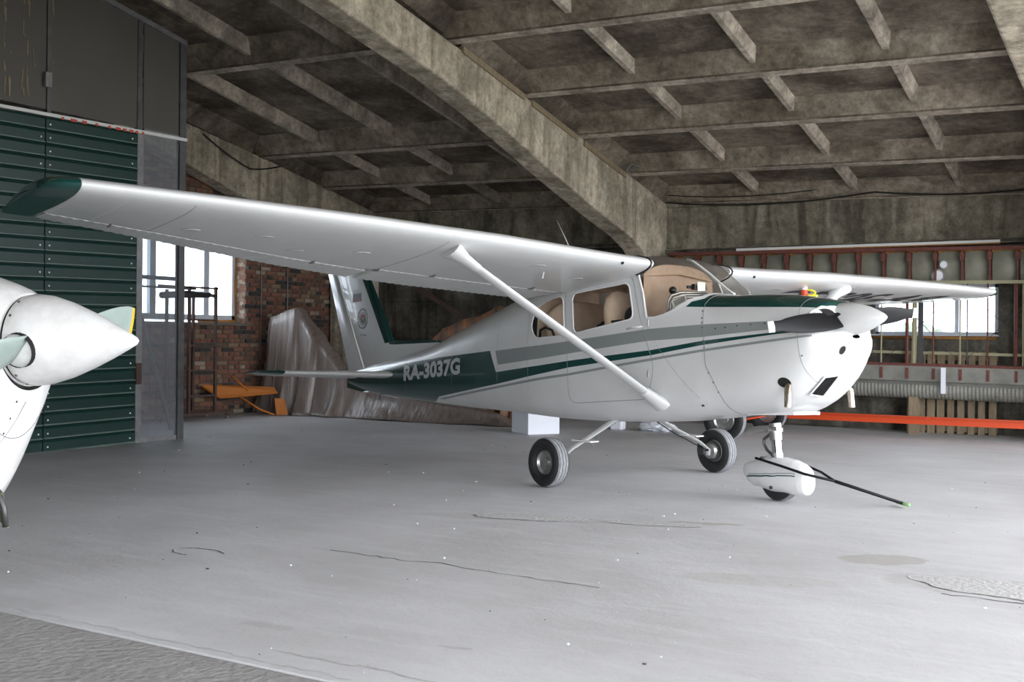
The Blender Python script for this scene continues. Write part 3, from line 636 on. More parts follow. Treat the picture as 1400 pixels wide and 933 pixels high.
def inv(x, z):
    zb, zt, hw, zm, nb, n_t = hull_p(x)
    if z >= zm: rz = min(1, (z - zm) / (zt - zm)); n = n_t; sg = 1
    else: rz = min(1, (zm - z) / (zm - zb)); n = nb; sg = -1
    ry = max(0, 1 - rz ** n) ** (1 / n); return 1 + sg * atan2(rz, ry) * 2 / pi
def nrm(x, ph):
    e = .004; a = sfn(min(x + e, .912), ph) - sfn(x - e, ph); p0, p1 = max(.002, ph - e), min(1.998, ph + e); b = sfn(x, p1) - sfn(x, p0)
    n = b.cross(a)
    if n.length < 1e-9: n = Vector((0, 0, 1 if ph > 1 else -1))
    n.normalize()
    c = sfn(x, ph) - Vector((x, 0, hull_p(x)[3]))
    if n.dot(c) < 0: n = -n
    return n
def poly_sp(pts):   # (x,z) or ('s',x,s) points, densified
    q = [(p[1], p[2]) if p[0] == 's' else (p[0], inv(p[0], p[1])) for p in pts]; zz = [None if p[0] == 's' else p[1] for p in pts]; out = []
    for i in range(len(q)):
        j = (i + 1) % len(q); a, b = q[i], q[j]
        L = max(abs(b[0] - a[0]) / .08, abs(b[1] - a[1]) / .06); n = max(1, int(L))
        for k in range(n):
            t = k / n; x = a[0] + (b[0] - a[0]) * t
            out.append((x, inv(x, zz[i] + (zz[j] - zz[i]) * t) if zz[i] is not None and zz[j] is not None else a[1] + (b[1] - a[1]) * t))
    return out
def rounded(pts, r=.05, n=5):
    out = []
    for i in range(len(pts)):
        a, b, c = Vector(pts[i - 1]), Vector(pts[i]), Vector(pts[(i + 1) % len(pts)])
        u, v = (a - b), (c - b); rr = min(r, u.length * .45, v.length * .45); p, q = b + u.normalized() * rr, b + v.normalized() * rr
        for k in range(n + 1):
            t = k / n; out.append(tuple(p * (1 - t) ** 2 + b * 2 * t * (1 - t) + q * t * t))
    return out
ws_edge = [(-.965, 1.875), (-.896, 1.70), (-.851, 1.480), (-.753, 1.480), (-.66, 1.497), (-.57, 1.527), (-.458, 1.585), (-.38, 1.625), (-.335, 1.640)]
POLY = {
 'windshield': poly_sp(ws_edge + [('s', -.315, 2.0), ('s', -.955, 2.0)]),
 'molding': poly_sp([(-.86, 1.462), (-.75, 1.462), (-.64, 1.477), (-.55, 1.505), (-.45, 1.560), (-.385, 1.590), (-.30, 1.612), ('s', -.275, 2.0), ('s', -.32, 2.0)] + ws_edge[::-1][:-2]),
 'doorwin': poly_sp(rounded([(-1.845, 1.755), (-1.075, 1.80), (-1.015, 1.475), (-1.82, 1.375)], .07)),
 'rearwin': poly_sp(rounded([(-1.985, 1.745), (-2.15, 1.735), (-2.43, 1.66), (-2.50, 1.47), (-2.42, 1.355), (-1.955, 1.365)], .09)),
 'greyband': poly_sp([(-3.19, 1.259), (-2.323, 1.286), (-1.912, 1.306), (-.832, 1.374), (-.239, 1.386), (.462, 1.380), (.67, 1.375), (.67, 1.33), (.468, 1.316), (-.237, 1.280), (-.834, 1.270), (-1.924, 1.188), (-2.322, 1.157), (-3.129, 1.112)]),
 'green': poly_sp([('s', -6.98, 1.55), (-6.85, 1.098), (-6.325, 1.123), (-5.6, 1.163), (-4.47, 1.229), (-3.296, 1.263), (-3.171, 1.037), (-2.32, 1.090), (-1.88, 1.123), (-.808, 1.188), (-.23, 1.249), (.47, 1.290), (.774, 1.311), (.80, 1.312), (.80, 1.293), (.774, 1.290), (.469, 1.273), (-.23, 1.213), (-.807, 1.143), (-1.88, 1.059), (-2.322, 1.007), (-3.208, .908), (-4.536, .781), ('s', -5.05, .0), ('s', -6.98, .0)]),
 'thin': poly_sp([(-4.577, .757), (-2.323, .972), (-1.88, 1.005), (-.834, 1.115), (-.229, 1.179), (.47, 1.238), (.775, 1.262), (.775, 1.247), (.469, 1.217), (-.229, 1.157), (-.835, 1.092), (-1.881, .982), (-2.324, .946), (-4.45, .748)]),
 'topgreen': poly_sp([(-.43, 1.545), (.024, 1.518), (.371, 1.498), (.641, 1.484), (.762, 1.474), ('s', .79, 1.66), ('s', .797, 2.0), ('s', -.275, 2.0), (-.30, 1.612), (-.385, 1.588)]),
 'cowl': poly_sp([('s', -.25, 2.0), (-.255, 1.56), (-.224, 1.347), (-.20, 1.042), (-.129, .92), (-.078, .80), (-.05, .69), ('s', 0, 0), ('s', .912, 0), ('s', .912, 2.0)]),
 'bowl': poly_sp([('s', .62, 2.0), (.647, 1.484), (.676, 1.365), (.67, 1.25), (.688, 1.08), (.713, .94), ('s', .72, 0), ('s', .912, 0), ('s', .912, 2.0)]),
 'door': poly_sp(rounded([(-1.955, 1.82), (-1.04, 1.88), (-.93, 1.45), (-.765, 1.03), (-.86, .76), (-1.90, .72), (-1.915, 1.1)], .1)),
}
def inside(p, q):
    x, y = p; c = False; j = len(q) - 1
    for i in range(len(q)):
        if (q[i][1] > y) != (q[j][1] > y) and x < (q[j][0] - q[i][0]) * (y - q[i][1]) / (q[j][1] - q[i][1]) + q[i][0]: c = not c
        j = i
    return c
pts, edges = [], []
for k, q in POLY.items():
    o = len(pts); q = [(min(.912, max(-6.98, a)), min(2., max(0., b))) for a, b in q]; POLY[k] = q
    pts += q; edges += [(o + i, o + (i + 1) % len(q)) for i in range(len(q))]
cons = list(pts); gx = []
x = -6.98
while x < .912: gx.append(x); x += .10 if x < -2.6 else (.045 if x < .3 else (.03 if x < .7 else .006))
gx.append(.912)
cell = {}
for a, b in cons: cell.setdefault((int(a / .05), int(b / .05)), []).append((a, b))
for x in gx:
    for j in range(45):
        s_ = 2 * j / 44; near = False
        if 0 < j < 44 and -6.9 < x < .9:
            for da in (-1, 0, 1):
                for db_ in (-1, 0, 1):
                    for a, b in cell.get((int(x / .05) + da, int(s_ / .05) + db_), ()):
                        if abs(a - x) < .008 and abs(b - s_) < .012: near = True
        if not near: pts.append((x, s_))
res = delaunay_2d_cdt([Vector(p) for p in pts], edges, [], 0, 1e-5)
dv, df = res[0], res[2]
reg = {}
for f in df:
    c = (sum(dv[i][0] for i in f) / 3, sum(dv[i][1] for i in f) / 3)
    ins = {k for k, q in POLY.items() if inside(c, q)}
    if 'windshield' in ins: part_ = 'windshield'; mi = 0
    elif 'doorwin' in ins: part_ = 'doorwin'; mi = 0
    elif 'rearwin' in ins: part_ = 'rearwin'; mi = 0
    else:
        part_ = 'bowl' if 'bowl' in ins else 'cowl' if 'cowl' in ins else 'door' if 'door' in ins else 'body'
        mi = 1 if ('green' in ins or 'topgreen' in ins) else 2 if ('greyband' in ins or 'thin' in ins) else 3 if 'molding' in ins else 0
    reg.setdefault(part_, []).append((f, mi))
P3 = [sfn(min(v[0], .912), min(2, max(0, v[1]))) for v in dv]; N3 = [nrm(min(v[0], .912), min(1.995, max(.005, v[1]))) for v in dv]
def hullpart(name, key, mats, sides=(-1, 1), parent=plane, off=0., **k):
    vs, ns, fs, ms = [], [], [], []
    for sd in sides:
        mp_ = {}
        for f, mi in reg[key]:
            q = []
            for i in f:
                if i not in mp_: mp_[i] = len(vs); p, n = P3[i], N3[i]; p = p + n * off; vs.append((p.x, p.y * sd, p.z)); ns.append((n.x, n.y * sd, n.z))
                q.append(mp_[i])
            a, b, c = [Vector(vs[i]) for i in q]
            if (b - a).cross(c - a).dot(Vector(ns[q[0]])) < 0: q = q[::-1]
            fs.append(q); ms.append(mi)
    me = bpy.data.meshes.new(name); me.from_pydata(vs, [], fs)
    for m in mats: me.materials.append(m)
    me.polygons.foreach_set('material_index', ms); me.polygons.foreach_set('use_smooth', [True] * len(fs)); me.update()
    me.normals_split_custom_set_from_vertices(ns)
    return link(name, me, parent, local=True, **k)
PM = [M['white'], M['green'], M['grey'], M['white_trim']]
fus = hullpart('fuselage', 'body', PM)
hullpart('engine_cowling', 'cowl', PM); bowl = hullpart('nose_bowl', 'bowl', PM)
doorR = hullpart('cabin_door', 'door', PM, (-1,), off=.002); doorL = hullpart('cabin_door', 'door', PM, (1,), off=.002)
hullpart('windshield', 'windshield', [M['glass']])
hullpart('door_window', 'doorwin', [M['glass']], (-1,), parent=doorR); hullpart('door_window', 'doorwin', [M['glass']], (1,), parent=doorL)
hullpart('rear_window', 'rearwin', [M['glass']], (-1,)); hullpart('rear_window', 'rearwin', [M['glass']], (1,))
def onhull(x, z, sd, off=.004):
    s_ = inv(x, z); p = sfn(x, s_); n = nrm(x, s_); p = p + n * off; return Vector((p.x, p.y * sd, p.z))
def seam(q, sd, r=.0022, off=.001, closed=True):
    P = []
    for a, b in q + ([q[0]] if closed else []):
        a = min(max(a, -6.9), .9); p = sfn(a, b) + nrm(a, b) * off; P.append(Vector((p.x, p.y * sd, p.z)))
    Q = [P[0]]
    for p in P[1:]:
        if (p - Q[-1]).length > .004: Q.append(p)
    return MB().tube(Q, r, 5)
for sd, dr_ in ((-1, doorR), (1, doorL)):
    mkp('door_seal', seam(POLY['door'], sd, .003), M['seam'], dr_, smooth=True)
    mkp('window_frame', seam(POLY['doorwin'], sd, .008, .002), M['white_trim'], dr_, smooth=True)
    mkp('window_frame', seam(POLY['rearwin'], sd, .007, .002), M['white_trim'], smooth=True)
    cs = [p for p in POLY['cowl'] if p[0] < .05 and p[1] < 1.98]
    mkp('cowl_seam', seam([p for p in cs if p[0] < -.01], sd, .0028, closed=False), M['seam'], smooth=True)
    mkp('cowl_seam', seam([p for p in POLY['bowl'] if p[0] < .78 and .05 < p[1] < 1.98], sd, .0018, closed=False), M['seam'], smooth=True)
    mkp('windshield_post', seam([(-.975, inv(-.97, 1.90)), (-.97, inv(-.97, 1.87)), (-.902, inv(-.9, 1.70)), (-.858, inv(-.858, 1.48))], sd, .011, .002, False), M['white_trim'], smooth=True)
    for xs_, zs_ in (((-2.55,), (.66, 1.93)), ((-3.15,), (.70, 1.78)), ((-4.15,), (.74, 1.52)), ((-5.3,), (.84, 1.3))):
        x = xs_[0]; mkp('skin_seam', seam([(x, inv(x, zs_[0] + (zs_[1] - zs_[0]) * k / 12)) for k in range(13)], sd, .0014, 0, False), M['seam'], smooth=True)
    mkp('skin_seam', seam([(-.86 + .62 * k / 10, inv(-.86 + .62 * k / 10, 1.42 - .70 * (k / 10) ** .8)) for k in range(11)], sd, .0014, 0, False), M['seam'], smooth=True)
    fz = MB()
    for x, z in ((-.255, 1.50), (-.25, 1.44), (-.245, 1.40), (-.235, 1.36), (-.222, 1.25), (-.215, 1.19), (-.17, .98), (-.13, .90), (-.09, .82), (.70, 1.40), (.70, 1.10), (.0, 1.35), (.12, 1.358), (.25, 1.362), (.38, 1.365), (.5, 1.362), (-.1, 1.345)):
        p = onhull(x, z, sd, 0); n = nrm(x, inv(x, z)); fz.lathe([(0, .007), (.003, .006), (.0035, 0)], p, (n.x, n.y * sd, n.z), 8)
    mkp('cowl_fasteners', fz, M['steel'], kind='stuff')
# centre strip of the windshield
mkp('windshield_strip', MB().tube([(x, 0, hull_p(x)[1] + .004) for x in (-.87, -.80, -.70, -.6, -.5, -.42, -.36, -.315)], .011, 6), M['white_trim'], smooth=True)
# registration
def stick(s_, x0, z0, x1, z1, h, sd):
    me = text_mesh(s_, 1, .045); xs = [v.co.x for v in me.vertices]; ys = [v.co.y for v in me.vertices]; lo, hi, yl, yh = min(xs), max(xs), min(ys), max(ys)
    for v in me.vertices: v.co.x = (v.co.x - lo) / (hi - lo); v.co.y = (v.co.y - yl) / (yh - yl)
    sub_text(me, .1)
    for v in me.vertices:
        u, t = v.co.x, v.co.y
        if sd > 0: u = 1 - u
        x = x0 + (x1 - x0) * u; z = z0 + (z1 - z0) * u + h * t; v.co = onhull(x, z, sd, .004)
    return me
for sd in (-1, 1):
    me = stick('RA-3037G', -5.33, .965, -3.945, 1.025, .190, sd); me.materials.append(M['letter']); link('registration_lettering', me, plane, local=True)
# air intakes, ports, exhaust, carburettor inlet
for sd in (-1, 1):
    cx, cy, cz = .80, .235 * sd, 1.418
    e = []
    for i in range(25):
        a = i * pi / 12; yy, zz = cy + .125 * cos(a), cz - .008 + (.064 if sin(a) > 0 else .070) * sin(a); x = .912
        while x > .6 and not (hull_p(x)[0] < zz < hull_p(x)[1] and hull_y(x, zz) > abs(yy)): x -= .002
        e.append((x + .004, yy, zz))
    ring_ = MB().tube(e, .009, 8, cap=False); mkp('intake_lip', ring_, M['white'], smooth=True)
    mkp('intake_opening', MB().add([(p[0] + .004, p[1], p[2]) for p in e[:-1]] + [(max(p[0] for p in e) + .004, cy, cz)], [(k, (k + 1) % 24, 24) for k in range(24)]), M['dark'], bowl)
def hull_disc(x, z, sd, rx, rz, n=20, off=.003, poly=None):
    P = [onhull(x + (a), z + (b), sd, off) for a, b in (poly or [(rx * cos(2 * pi * k / n), rz * sin(2 * pi * k / n)) for k in range(n)])]
    return MB().add(P, [tuple(range(len(P)))])
def front_disc(y, z, r, n=20, sd=-1):   # on the raked nose face, found by marching
    P = []
    for k in range(n):
        yy, zz = y + r * cos(2 * pi * k / n), z + r * sin(2 * pi * k / n); x = .912
        while x > .2 and not (hull_p(x)[0] < zz < hull_p(x)[1] and hull_y(x, zz) > abs(yy)): x -= .002
        P.append((x + .008, yy, zz))
    return P
for sd in (-1,):
    P = front_disc(.13 * sd, 1.145, .033); mkp('round_port', MB().add(P, [tuple(range(20))]), M['dark'], bowl)
def front_quad(c):
    P = []
    for yy, zz in c:
        x = .912
        while x > .2 and not (hull_p(x)[0] < zz < hull_p(x)[1] and hull_y(x, zz) > abs(yy)): x -= .002
        P.append((x, yy, zz))
    return P
q0 = [(-.055 - .0, .97), (-.215, .95), (-.235, .815), (-.085, .80)]
Pq = front_quad(q0); nq = (Vector(Pq[1]) - Vector(Pq[0])).cross(Vector(Pq[3]) - Vector(Pq[0])).normalized(); nq = nq if nq.x > 0 else -nq
fr = MB().tube([Vector(p) + nq * .022 for p in Pq + Pq[:1]], .009, 6); mkp('inlet_frame', fr, M['white_trim'], bowl)
mkp('inlet_filter', MB().add([Vector(p) + nq * .020 for p in Pq], [(0, 1, 2, 3)]), M['black'], bowl)
gr = MB()
for k in range(1, 12):
    t = k / 12; a = Vector(Pq[0]).lerp(Vector(Pq[1]), t) + nq * .021; b = Vector(Pq[3]).lerp(Vector(Pq[2]), t) + nq * .021; gr.tube([a, b], .0016, 4)
mkp('inlet_mesh', gr, M['dark'], bowl, kind='stuff')
for sd in (-1, 1):
    p = onhull(.50, .885, sd, .0)
    mkp('exhaust_cutout', hull_disc(.53, .895, sd, .050, .04), M['dark'])
    a = Vector((.53, .33 * sd, .91)); b = Vector((.565, .405 * sd, .84)); c = Vector((.572, .415 * sd, .70))
    mkp('exhaust_pipe', MB().tube([a, b.lerp(a, .5), b, c], .027, 14, cap=False).tube([c + Vector((0, 0, .02)), c + Vector((0, 0, .012))], .024, 12), M['brass'], smooth=40)
# chin plate under the cowl
mkp('cowl_flap', MB().prism([(-.02, -.20, .632), (.44, -.17, .636), (.50, 0, .640), (.44, .17, .636), (-.02, .20, .632)], (0, 0, .03)), M['white_trim'], bevel=.006)
# spinner and propeller
SC = Vector((.775, 0, 1.392)); AX = Vector((1, 0, 0))
sp = mkp('spinner', MB().lathe([(0, .02), (0, .132), (.04, .134), (.10, .130), (.18, .116), (.26, .092), (.33, .062), (.385, .032), (.41, .012), (.415, 0)], SC, AX, 36), M['white'], smooth=45)
prop = mkp('propeller_hub', MB().lathe([(-.06, .07), (.02, .07)], SC, AX, 16), M['steel'])
for sd in (-1, 1):
    def bl(u, v):
        R = .09 + (.97 - .09) * u; ch = .085 + .09 * sin(pi * min(1, u * 1.10 + .10) ** .8) ** .7 * (1 if u < .93 else 1 - (u - .93) * 4); tw = -radians(42 - 30 * u); th = .028 * (1 - .75 * u)
        a = 2 * pi * v; cx_, cz_ = cos(a) * ch * .5, sin(a) * th * (1 if sin(a) > 0 else .4)
        dz = cx_ * cos(tw) - cz_ * sin(tw) * 0; dx = cx_ * sin(tw) + cz_
        slope = radians(-6.0)
        return SC + Vector((.06 + dx * .8, sd * R * cos(slope), sd * R * -sin(slope) * 1.0 + dz * (1 if sd < 0 else -1)))
    b = MB().grid(bl, 26, 20); n0 = len(b.f)
    for i, f in enumerate(b.f): b.m[i] = 1 if b.v[f[0]][1] * sd > .888 else 0
    e1 = [26 * 21 + k for k in range(20)]; b.add([b.v[i] for i in e1], [tuple(range(20))], 1)
    mkp('propeller_blade', b, [M['blade'], M['white_trim']], prop, smooth=50)
    c = SC + Vector((.055, sd * .118, .012 * sd)); mkp('blade_cutout', MB().lathe([(0, .062), (.012, .058), (.012, 0)], c, (.25, sd, .1 * sd), 16), M['dark'], sp)
# ---------------- wings
def foil(t):   # half thickness, camber (fraction of chord), 2412
    yt = 5 * .12 * (.2969 * sqrt(max(t, 0)) - .126 * t - .3516 * t * t + .2843 * t ** 3 - .1015 * t ** 4)
    yc = .02 / .16 * (.8 * t - t * t) if t < .4 else .02 / .36 * (.2 + .8 * t - t * t); return yt, yc
def lerpk(y, ks):
    for (a, va), (b, vb) in zip(ks, ks[1:]):
        if y <= b: t = (y - a) / (b - a); return [p + (q - p) * t for p, q in zip(va, vb)]
    return list(ks[-1][1])
WK = [(.50, (-.80, 1.953, -2.43, 1.742)), (.9, (-.80, 1.962, -2.43, 1.752)), (2.07, (-.80, 2.012, -2.43, 1.788)), (2.60, (-.80, 2.022, -2.43, 1.817)), (3.40, (-.825, 2.046, -2.33, 1.862)), (4.5, (-.853, 2.066, -2.12, 1.944)), (5.37, (-.88, 2.074, -2.005, 2.012))]
def WP(y, t, up, sc=1.0, sd=-1, xoff=0):
    lx, lz, tx, tz = lerpk(y, WK); c = sqrt((lx - tx) ** 2 + (lz - tz) ** 2); yt, yc = foil(t); n = Vector(((lz - tz) / c * -1 * -1, 0, 0))
    ux, uz = (tx - lx) / c, (tz - lz) / c; nx, nz = -uz * -1, ux * -1     # normal pointing up
    h = (yc + (yt if up else -yt)) * c * sc
    return Vector((lx + ux * c * t + nx * h * -1 * -1, y * sd, lz + uz * c * t + nz * h))
def section(y, t0, t1, n=16, sd=-1, ripple=0):
    ts = [t0 + (t1 - t0) * (1 - cos(pi * i / n)) / 2 for i in range(n + 1)]
    up = [WP(y, t, True, sd=sd) for t in ts]; lo = [WP(y, t, False, sd=sd) for t in ts]
    if ripple: lo = [p - Vector((0, 0, ripple)) for p in lo]
    return up[::-1] + (lo if t0 > 0 else lo[1:])
def wingpiece(name, ys, t0, t1, m, sd, ripple=None, n=16, parent=plane, closed_ends=True):
    mb = MB(); secs = [section(y, t0(y) if callable(t0) else t0, t1(y) if callable(t1) else t1, n, sd, ripple(y) if ripple else 0) for y in ys]; k = len(secs[0])
    vs = [p for s_ in secs for p in s_]; fs = []
    for i in range(len(ys) - 1):
        for j in range(k): fs.append((i * k + j, i * k + (j + 1) % k, (i + 1) * k + (j + 1) % k, (i + 1) * k + j))
    fs += [tuple(range(k)), tuple((len(ys) - 1) * k + j for j in range(k))[::-1]]
    mb.add(vs, fs); return mkp(name, mb, m, parent, smooth=35)
hinge = lambda y: .70 if y < 2.62 else .77
def span(a, b, n): return [a + (b - a) * i / n for i in range(n + 1)]
for sd in (-1, 1):
    ws = sorted(span(.50, 2.60, 12) + span(2.75, 5.37, 14))
    wg = wingpiece('wing', ws, 0, lambda y: hinge(y), M['white'], sd, n=26)
    rip = lambda y: .0035 * (1 if int(y * 26) % 2 else 0)
    wingpiece('flap', span(.62, 2.58, 102), .715, 1.0, M['white'], sd, rip, 8)
    wingpiece('aileron', span(2.66, 5.34, 140), .785, 1.0, M['white'], sd, rip, 8)
    # tip cap, dark green, rounded towards the end
    def cap(u, v, sd=sd):
        y = 5.372 + .215 * sin(u * pi / 2); k = cos(u * pi / 2) ** .55 if u < 1 else .02
        lx, lz, tx, tz = WK[-1][1]; c = sqrt((lx - tx) ** 2 + (lz - tz) ** 2); a = 2 * pi * v
        t = (1 - cos(a)) / 2; yt, yc = foil(t); sg = 1 if a < pi else -1
        lead = .30 * (1 - k) if t < .5 else 0
        tt = .5 + (t - .5) * (1 - .40 * (1 - k)) + .10 * (1 - k)
        zc = lz + (tz - lz) * tt
        return Vector((lx - c * tt, y * sd, zc + (yc * c + sg * yt * c * max(k, .05)) - .0))
    tpm = MB().grid(cap, 12, 40)
    mkp('wing_tip', tpm, M['green'], smooth=50)
    mkp('navigation_light', MB().lathe([(0, .028), (.05, .026), (.07, 0)], (-1.10, sd * 5.55, 2.07), (1, .2 * sd, 0), 12), M['black'], smooth=60)
    for y0 in (2.62, 4.62): 
        P = [WP(y0, t, False, sd=sd) - Vector((0, 0, .0005)) for t in span(.005, hinge(y0), 14)]; mkp('skin_seam', MB().tube(P, .0016, 5), M['seam'], wg)
    for y0, t in ((.95, .33), (1.55, .20), (1.6, .55), (3.05, .42), (3.5, .60), (3.9, .42), (4.4, .55)):
        p = WP(y0, t, False, sd=sd); mkp('inspection_cover', MB().lathe([(0, .07), (-.003, .068), (-.003, 0)], p, (0, 0, 1), 24), M['white'], wg)
    rv = MB()
    for y0 in (.9, 1.35, 1.8, 2.25, 2.58, 3.1, 3.6, 4.1, 4.55, 4.66, 5.05, 5.34):
        for t in span(.04, hinge(y0) - .02, 24): p = WP(y0, t, False, sd=sd); rv.add([p + Vector(q) for q in ((.004, 0, 0), (0, .004, 0), (-.004, 0, 0), (0, -.004, 0), (0, 0, -.0025))], [(0, 1, 4), (1, 2, 4), (2, 3, 4), (3, 0, 4)])
    for t in (.26, .68):
        for y0 in span(.8, 5.3, 90): tt = min(t, hinge(y0) - .02); p = WP(y0, tt, False, sd=sd); rv.add([p + Vector(q) for q in ((.004, 0, 0), (0, .004, 0), (-.004, 0, 0), (0, -.004, 0), (0, 0, -.0025))], [(0, 1, 4), (1, 2, 4), (2, 3, 4), (3, 0, 4)])
    mkp('rivets', rv, M['white_trim'], wg, kind='stuff')
    for y0, p0 in ((1.0, .66), (2.1, .66), (2.62, .70), (3.2, .76), (4.9, .76)): 
        p = WP(y0, p0, False, sd=sd); mkp('hinge_bracket', MB().prism([p + Vector((.05, 0, .01)), p + Vector((0, 0, -.022)), p + Vector((-.07, 0, -.015)), p + Vector((-.08, 0, .01))], (0, .008, 0)), M['seam'], wg)
    # root seal + vent hole + fuel drain
    P = [WP(.53, t, s_, sd=sd) for t, s_ in [(t, True) for t in (.25, .15, .08, .03, .01)] + [(0, True)] + [(t, False) for t in (.01, .03, .07, .12)]]
    mkp('root_seal', MB().tube(P, .012, 6), M['black'], wg, smooth=True)
    mkp('cabin_vent', MB().lathe([(0, .018), (.004, .016), (.004, 0)], WP(.86, .012, False, sd=sd), (1, 0, -.3), 12), M['dark'], wg)
    # strut with flared ends
    a, b = Vector((-.74, sd * .50, .735)), Vector((-1.03, sd * 2.46, 1.905)); d_ = (b - a)
    pts_ = [a + d_ * t for t in (0, .03, .06, .1, .5, .9, .94, .97, 1.0)]
    mkp('wing_strut', MB().tube([a + d_ * t for t in span(0, 1, 12)], .062, 18, flat=((1, 0, 0), .42)), M['white'], smooth=60)
    mkp('strut_cuff', MB().tube([a + d_ * t for t in (-.02, .0, .03, .055, .085)], [.105, .092, .078, .070, .064], 18, flat=((1, 0, 0), .62)), M['white'], smooth=60)
    mkp('strut_cuff', MB().tube([a + d_ * t for t in (.90, .93, .96, .985, 1.02)], [.063, .068, .078, .10, .135], 18, flat=((1, 0, 0), .55)), M['white'], smooth=60)
    mkp('drain_tab', MB().tube([WP(1.35, .30, False, sd=sd), WP(1.35, .30, False, sd=sd) - Vector((.02, 0, .05))], .004, 6), M['white_trim'], wg)
me = text_mesh('RA-3037G', 1, .02); sub_text(me, .15)   # big black registration under the port wing
xs = [v.co.x for v in me.vertices]; ys = [v.co.y for v in me.vertices]
for v in me.vertices:
    u = (v.co.x - min(xs)) / (max(xs) - min(xs)); t = (v.co.y - min(ys)) / (max(ys) - min(ys)); y0 = 2.45 + 2.1 * (1 - u); v.co = (u, t, 0); v.co = WP(4.75 - 2.9 * u, .20 + .42 * (1 - t), False, sd=1) - Vector((0, 0, .004))
me.materials.append(M['ink']); link('underwing_registration', me, plane, local=True)
# roof antenna, roof beacon
mkp('whip_antenna', MB().tube([(-2.50, 0, 1.95), (-2.525, 0, 2.34), (-2.71, 0, 2.62)], [.006, .005, .003], 6), M['white_trim'], smooth=True)
# ---------------- tail
def surf(name, secs, m, parent=plane, th=.09, front=None):
    """secs: list of (LE point, TE point) ; symmetric foil between, thickness across given normal"""
    mb = MB(); K = 12; vs = []
    for le, te, nrm_, thick in secs:
        le, te, nv = Vector(le), Vector(te), Vector(nrm_).normalized()
        ts = [(1 - cos(pi * i / K)) / 2 for i in range(K + 1)]
        if front: ts = sorted(ts[:2] + [.02, .06, .12, front] + [t for t in ts if t > front + .03])
        kk = len(ts) - 1
        hh = [thick * (2.97 * sqrt(t) * .5 - .63 * t - 1.758 * t * t + 1.42 * t ** 3 - .5 * t ** 4) for t in ts]
        vs += [le.lerp(te, t) + nv * h for t, h in zip(ts[::-1], hh[::-1])] + [le.lerp(te, t) - nv * h for t, h in zip(ts[1:], hh[1:])]
    k = 2 * kk + 1; fs = [(i * k + j, i * k + (j + 1) % k, (i + 1) * k + (j + 1) % k, (i + 1) * k + j) for i in range(len(secs) - 1) for j in range(k)]
    fs += [tuple(range(k)), tuple((len(secs) - 1) * k + j for j in range(k))]
    mb.add(vs, fs)
    if front:
        fi = [kk - i for i in range(kk + 1)] + list(range(1, kk + 1)); lim = sorted(ts).index(front)
        for n_ in range((len(secs) - 1) * k):
            j = n_ % k
            if n_ >= k and max(fi[j], fi[(j + 1) % k] if j < k - 1 else 99) <= lim: mb.m[n_] = 1
    return mkp(name, mb, m, parent, smooth=40)
fin = surf('fin', [((-5.72, 0, 1.22), (-6.56, 0, 1.10), (0, 1, 0), .10), ((-5.86, 0, 1.47), (-6.72, 0, 1.40), (0, 1, 0), .085), ((-6.43, 0, 2.28), (-7.17, 0, 2.16), (0, 1, 0), .065), ((-6.68, 0, 2.62), (-7.36, 0, 2.50), (0, 1, 0), .05)], [M['white'], M['green']], front=.20)
mkp('dorsal_fin', MB().prism([(-4.80, 0, 1.36), (-4.90, -.014, 1.455), (-5.70, -.016, 1.475), (-6.2, -.03, 1.30), (-6.2, -.03, 1.12), (-4.9, -.05, 1.22)], (0, .0, 0)).add([(-4.80, 0, 1.385), (-4.92, -.012, 1.452), (-5.75, -.018, 1.475), (-6.2, -.035, 1.47), (-6.2, -.05, 1.12), (-4.85, -.05, 1.24), (-4.92, .012, 1.452), (-5.75, .018, 1.475), (-6.2, .035, 1.47), (-6.2, .05, 1.12), (-4.85, .05, 1.24)], [(0, 1, 2, 3, 4, 5), (0, 10, 9, 8, 7, 6), (1, 6, 7, 2), (2, 7, 8, 3), (0, 6, 1)]), M['white'])
mkp('dorsal_stripe', MB().prism([(-4.86, -.024, 1.425), (-4.92, -.025, 1.458), (-5.92, -.030, 1.484), (-6.02, -.036, 1.435)], (0, .06, 0)), M['green'])
rud = surf('rudder', [((-6.585, 0, .955), (-6.985, 0, .955), (0, 1, 0), .07), ((-6.575, 0, 1.10), (-7.02, 0, 1.16), (0, 1, 0), .07), ((-7.19, 0, 2.16), (-7.50, 0, 2.26), (0, 1, 0), .05), ((-7.38, 0, 2.50), (-7.66, 0, 2.58), (0, 1, 0), .04)], M['white'])
mkp('rudder_foot', MB().add([(-6.55, y, z) for y in (-.045, .045) for z in (.84, 1.10)] + [(-7.03, y, z) for y in (-.012, .012) for z in (.90, 1.12)], [(0, 1, 5, 4), (2, 3, 7, 6), (0, 4, 6, 2), (1, 3, 7, 5), (4, 5, 7, 6), (0, 2, 3, 1)]), M['green'], rud)
mkp('tail_tie_down', MB().tube([(-6.2, 0, .82), (-6.2, 0, .76)], .01, 6).lathe([(-.01, .02), (.01, .02)], (-6.2, 0, .75), (0, 1, 0), 10), M['steel'])
mkp('rudder_gap', MB().tube([(-6.57, -.036, 1.12), (-6.735, -.040, 1.42), (-7.17, -.028, 2.16), (-7.37, -.02, 2.5)], .004, 5), M['seam'], rud)
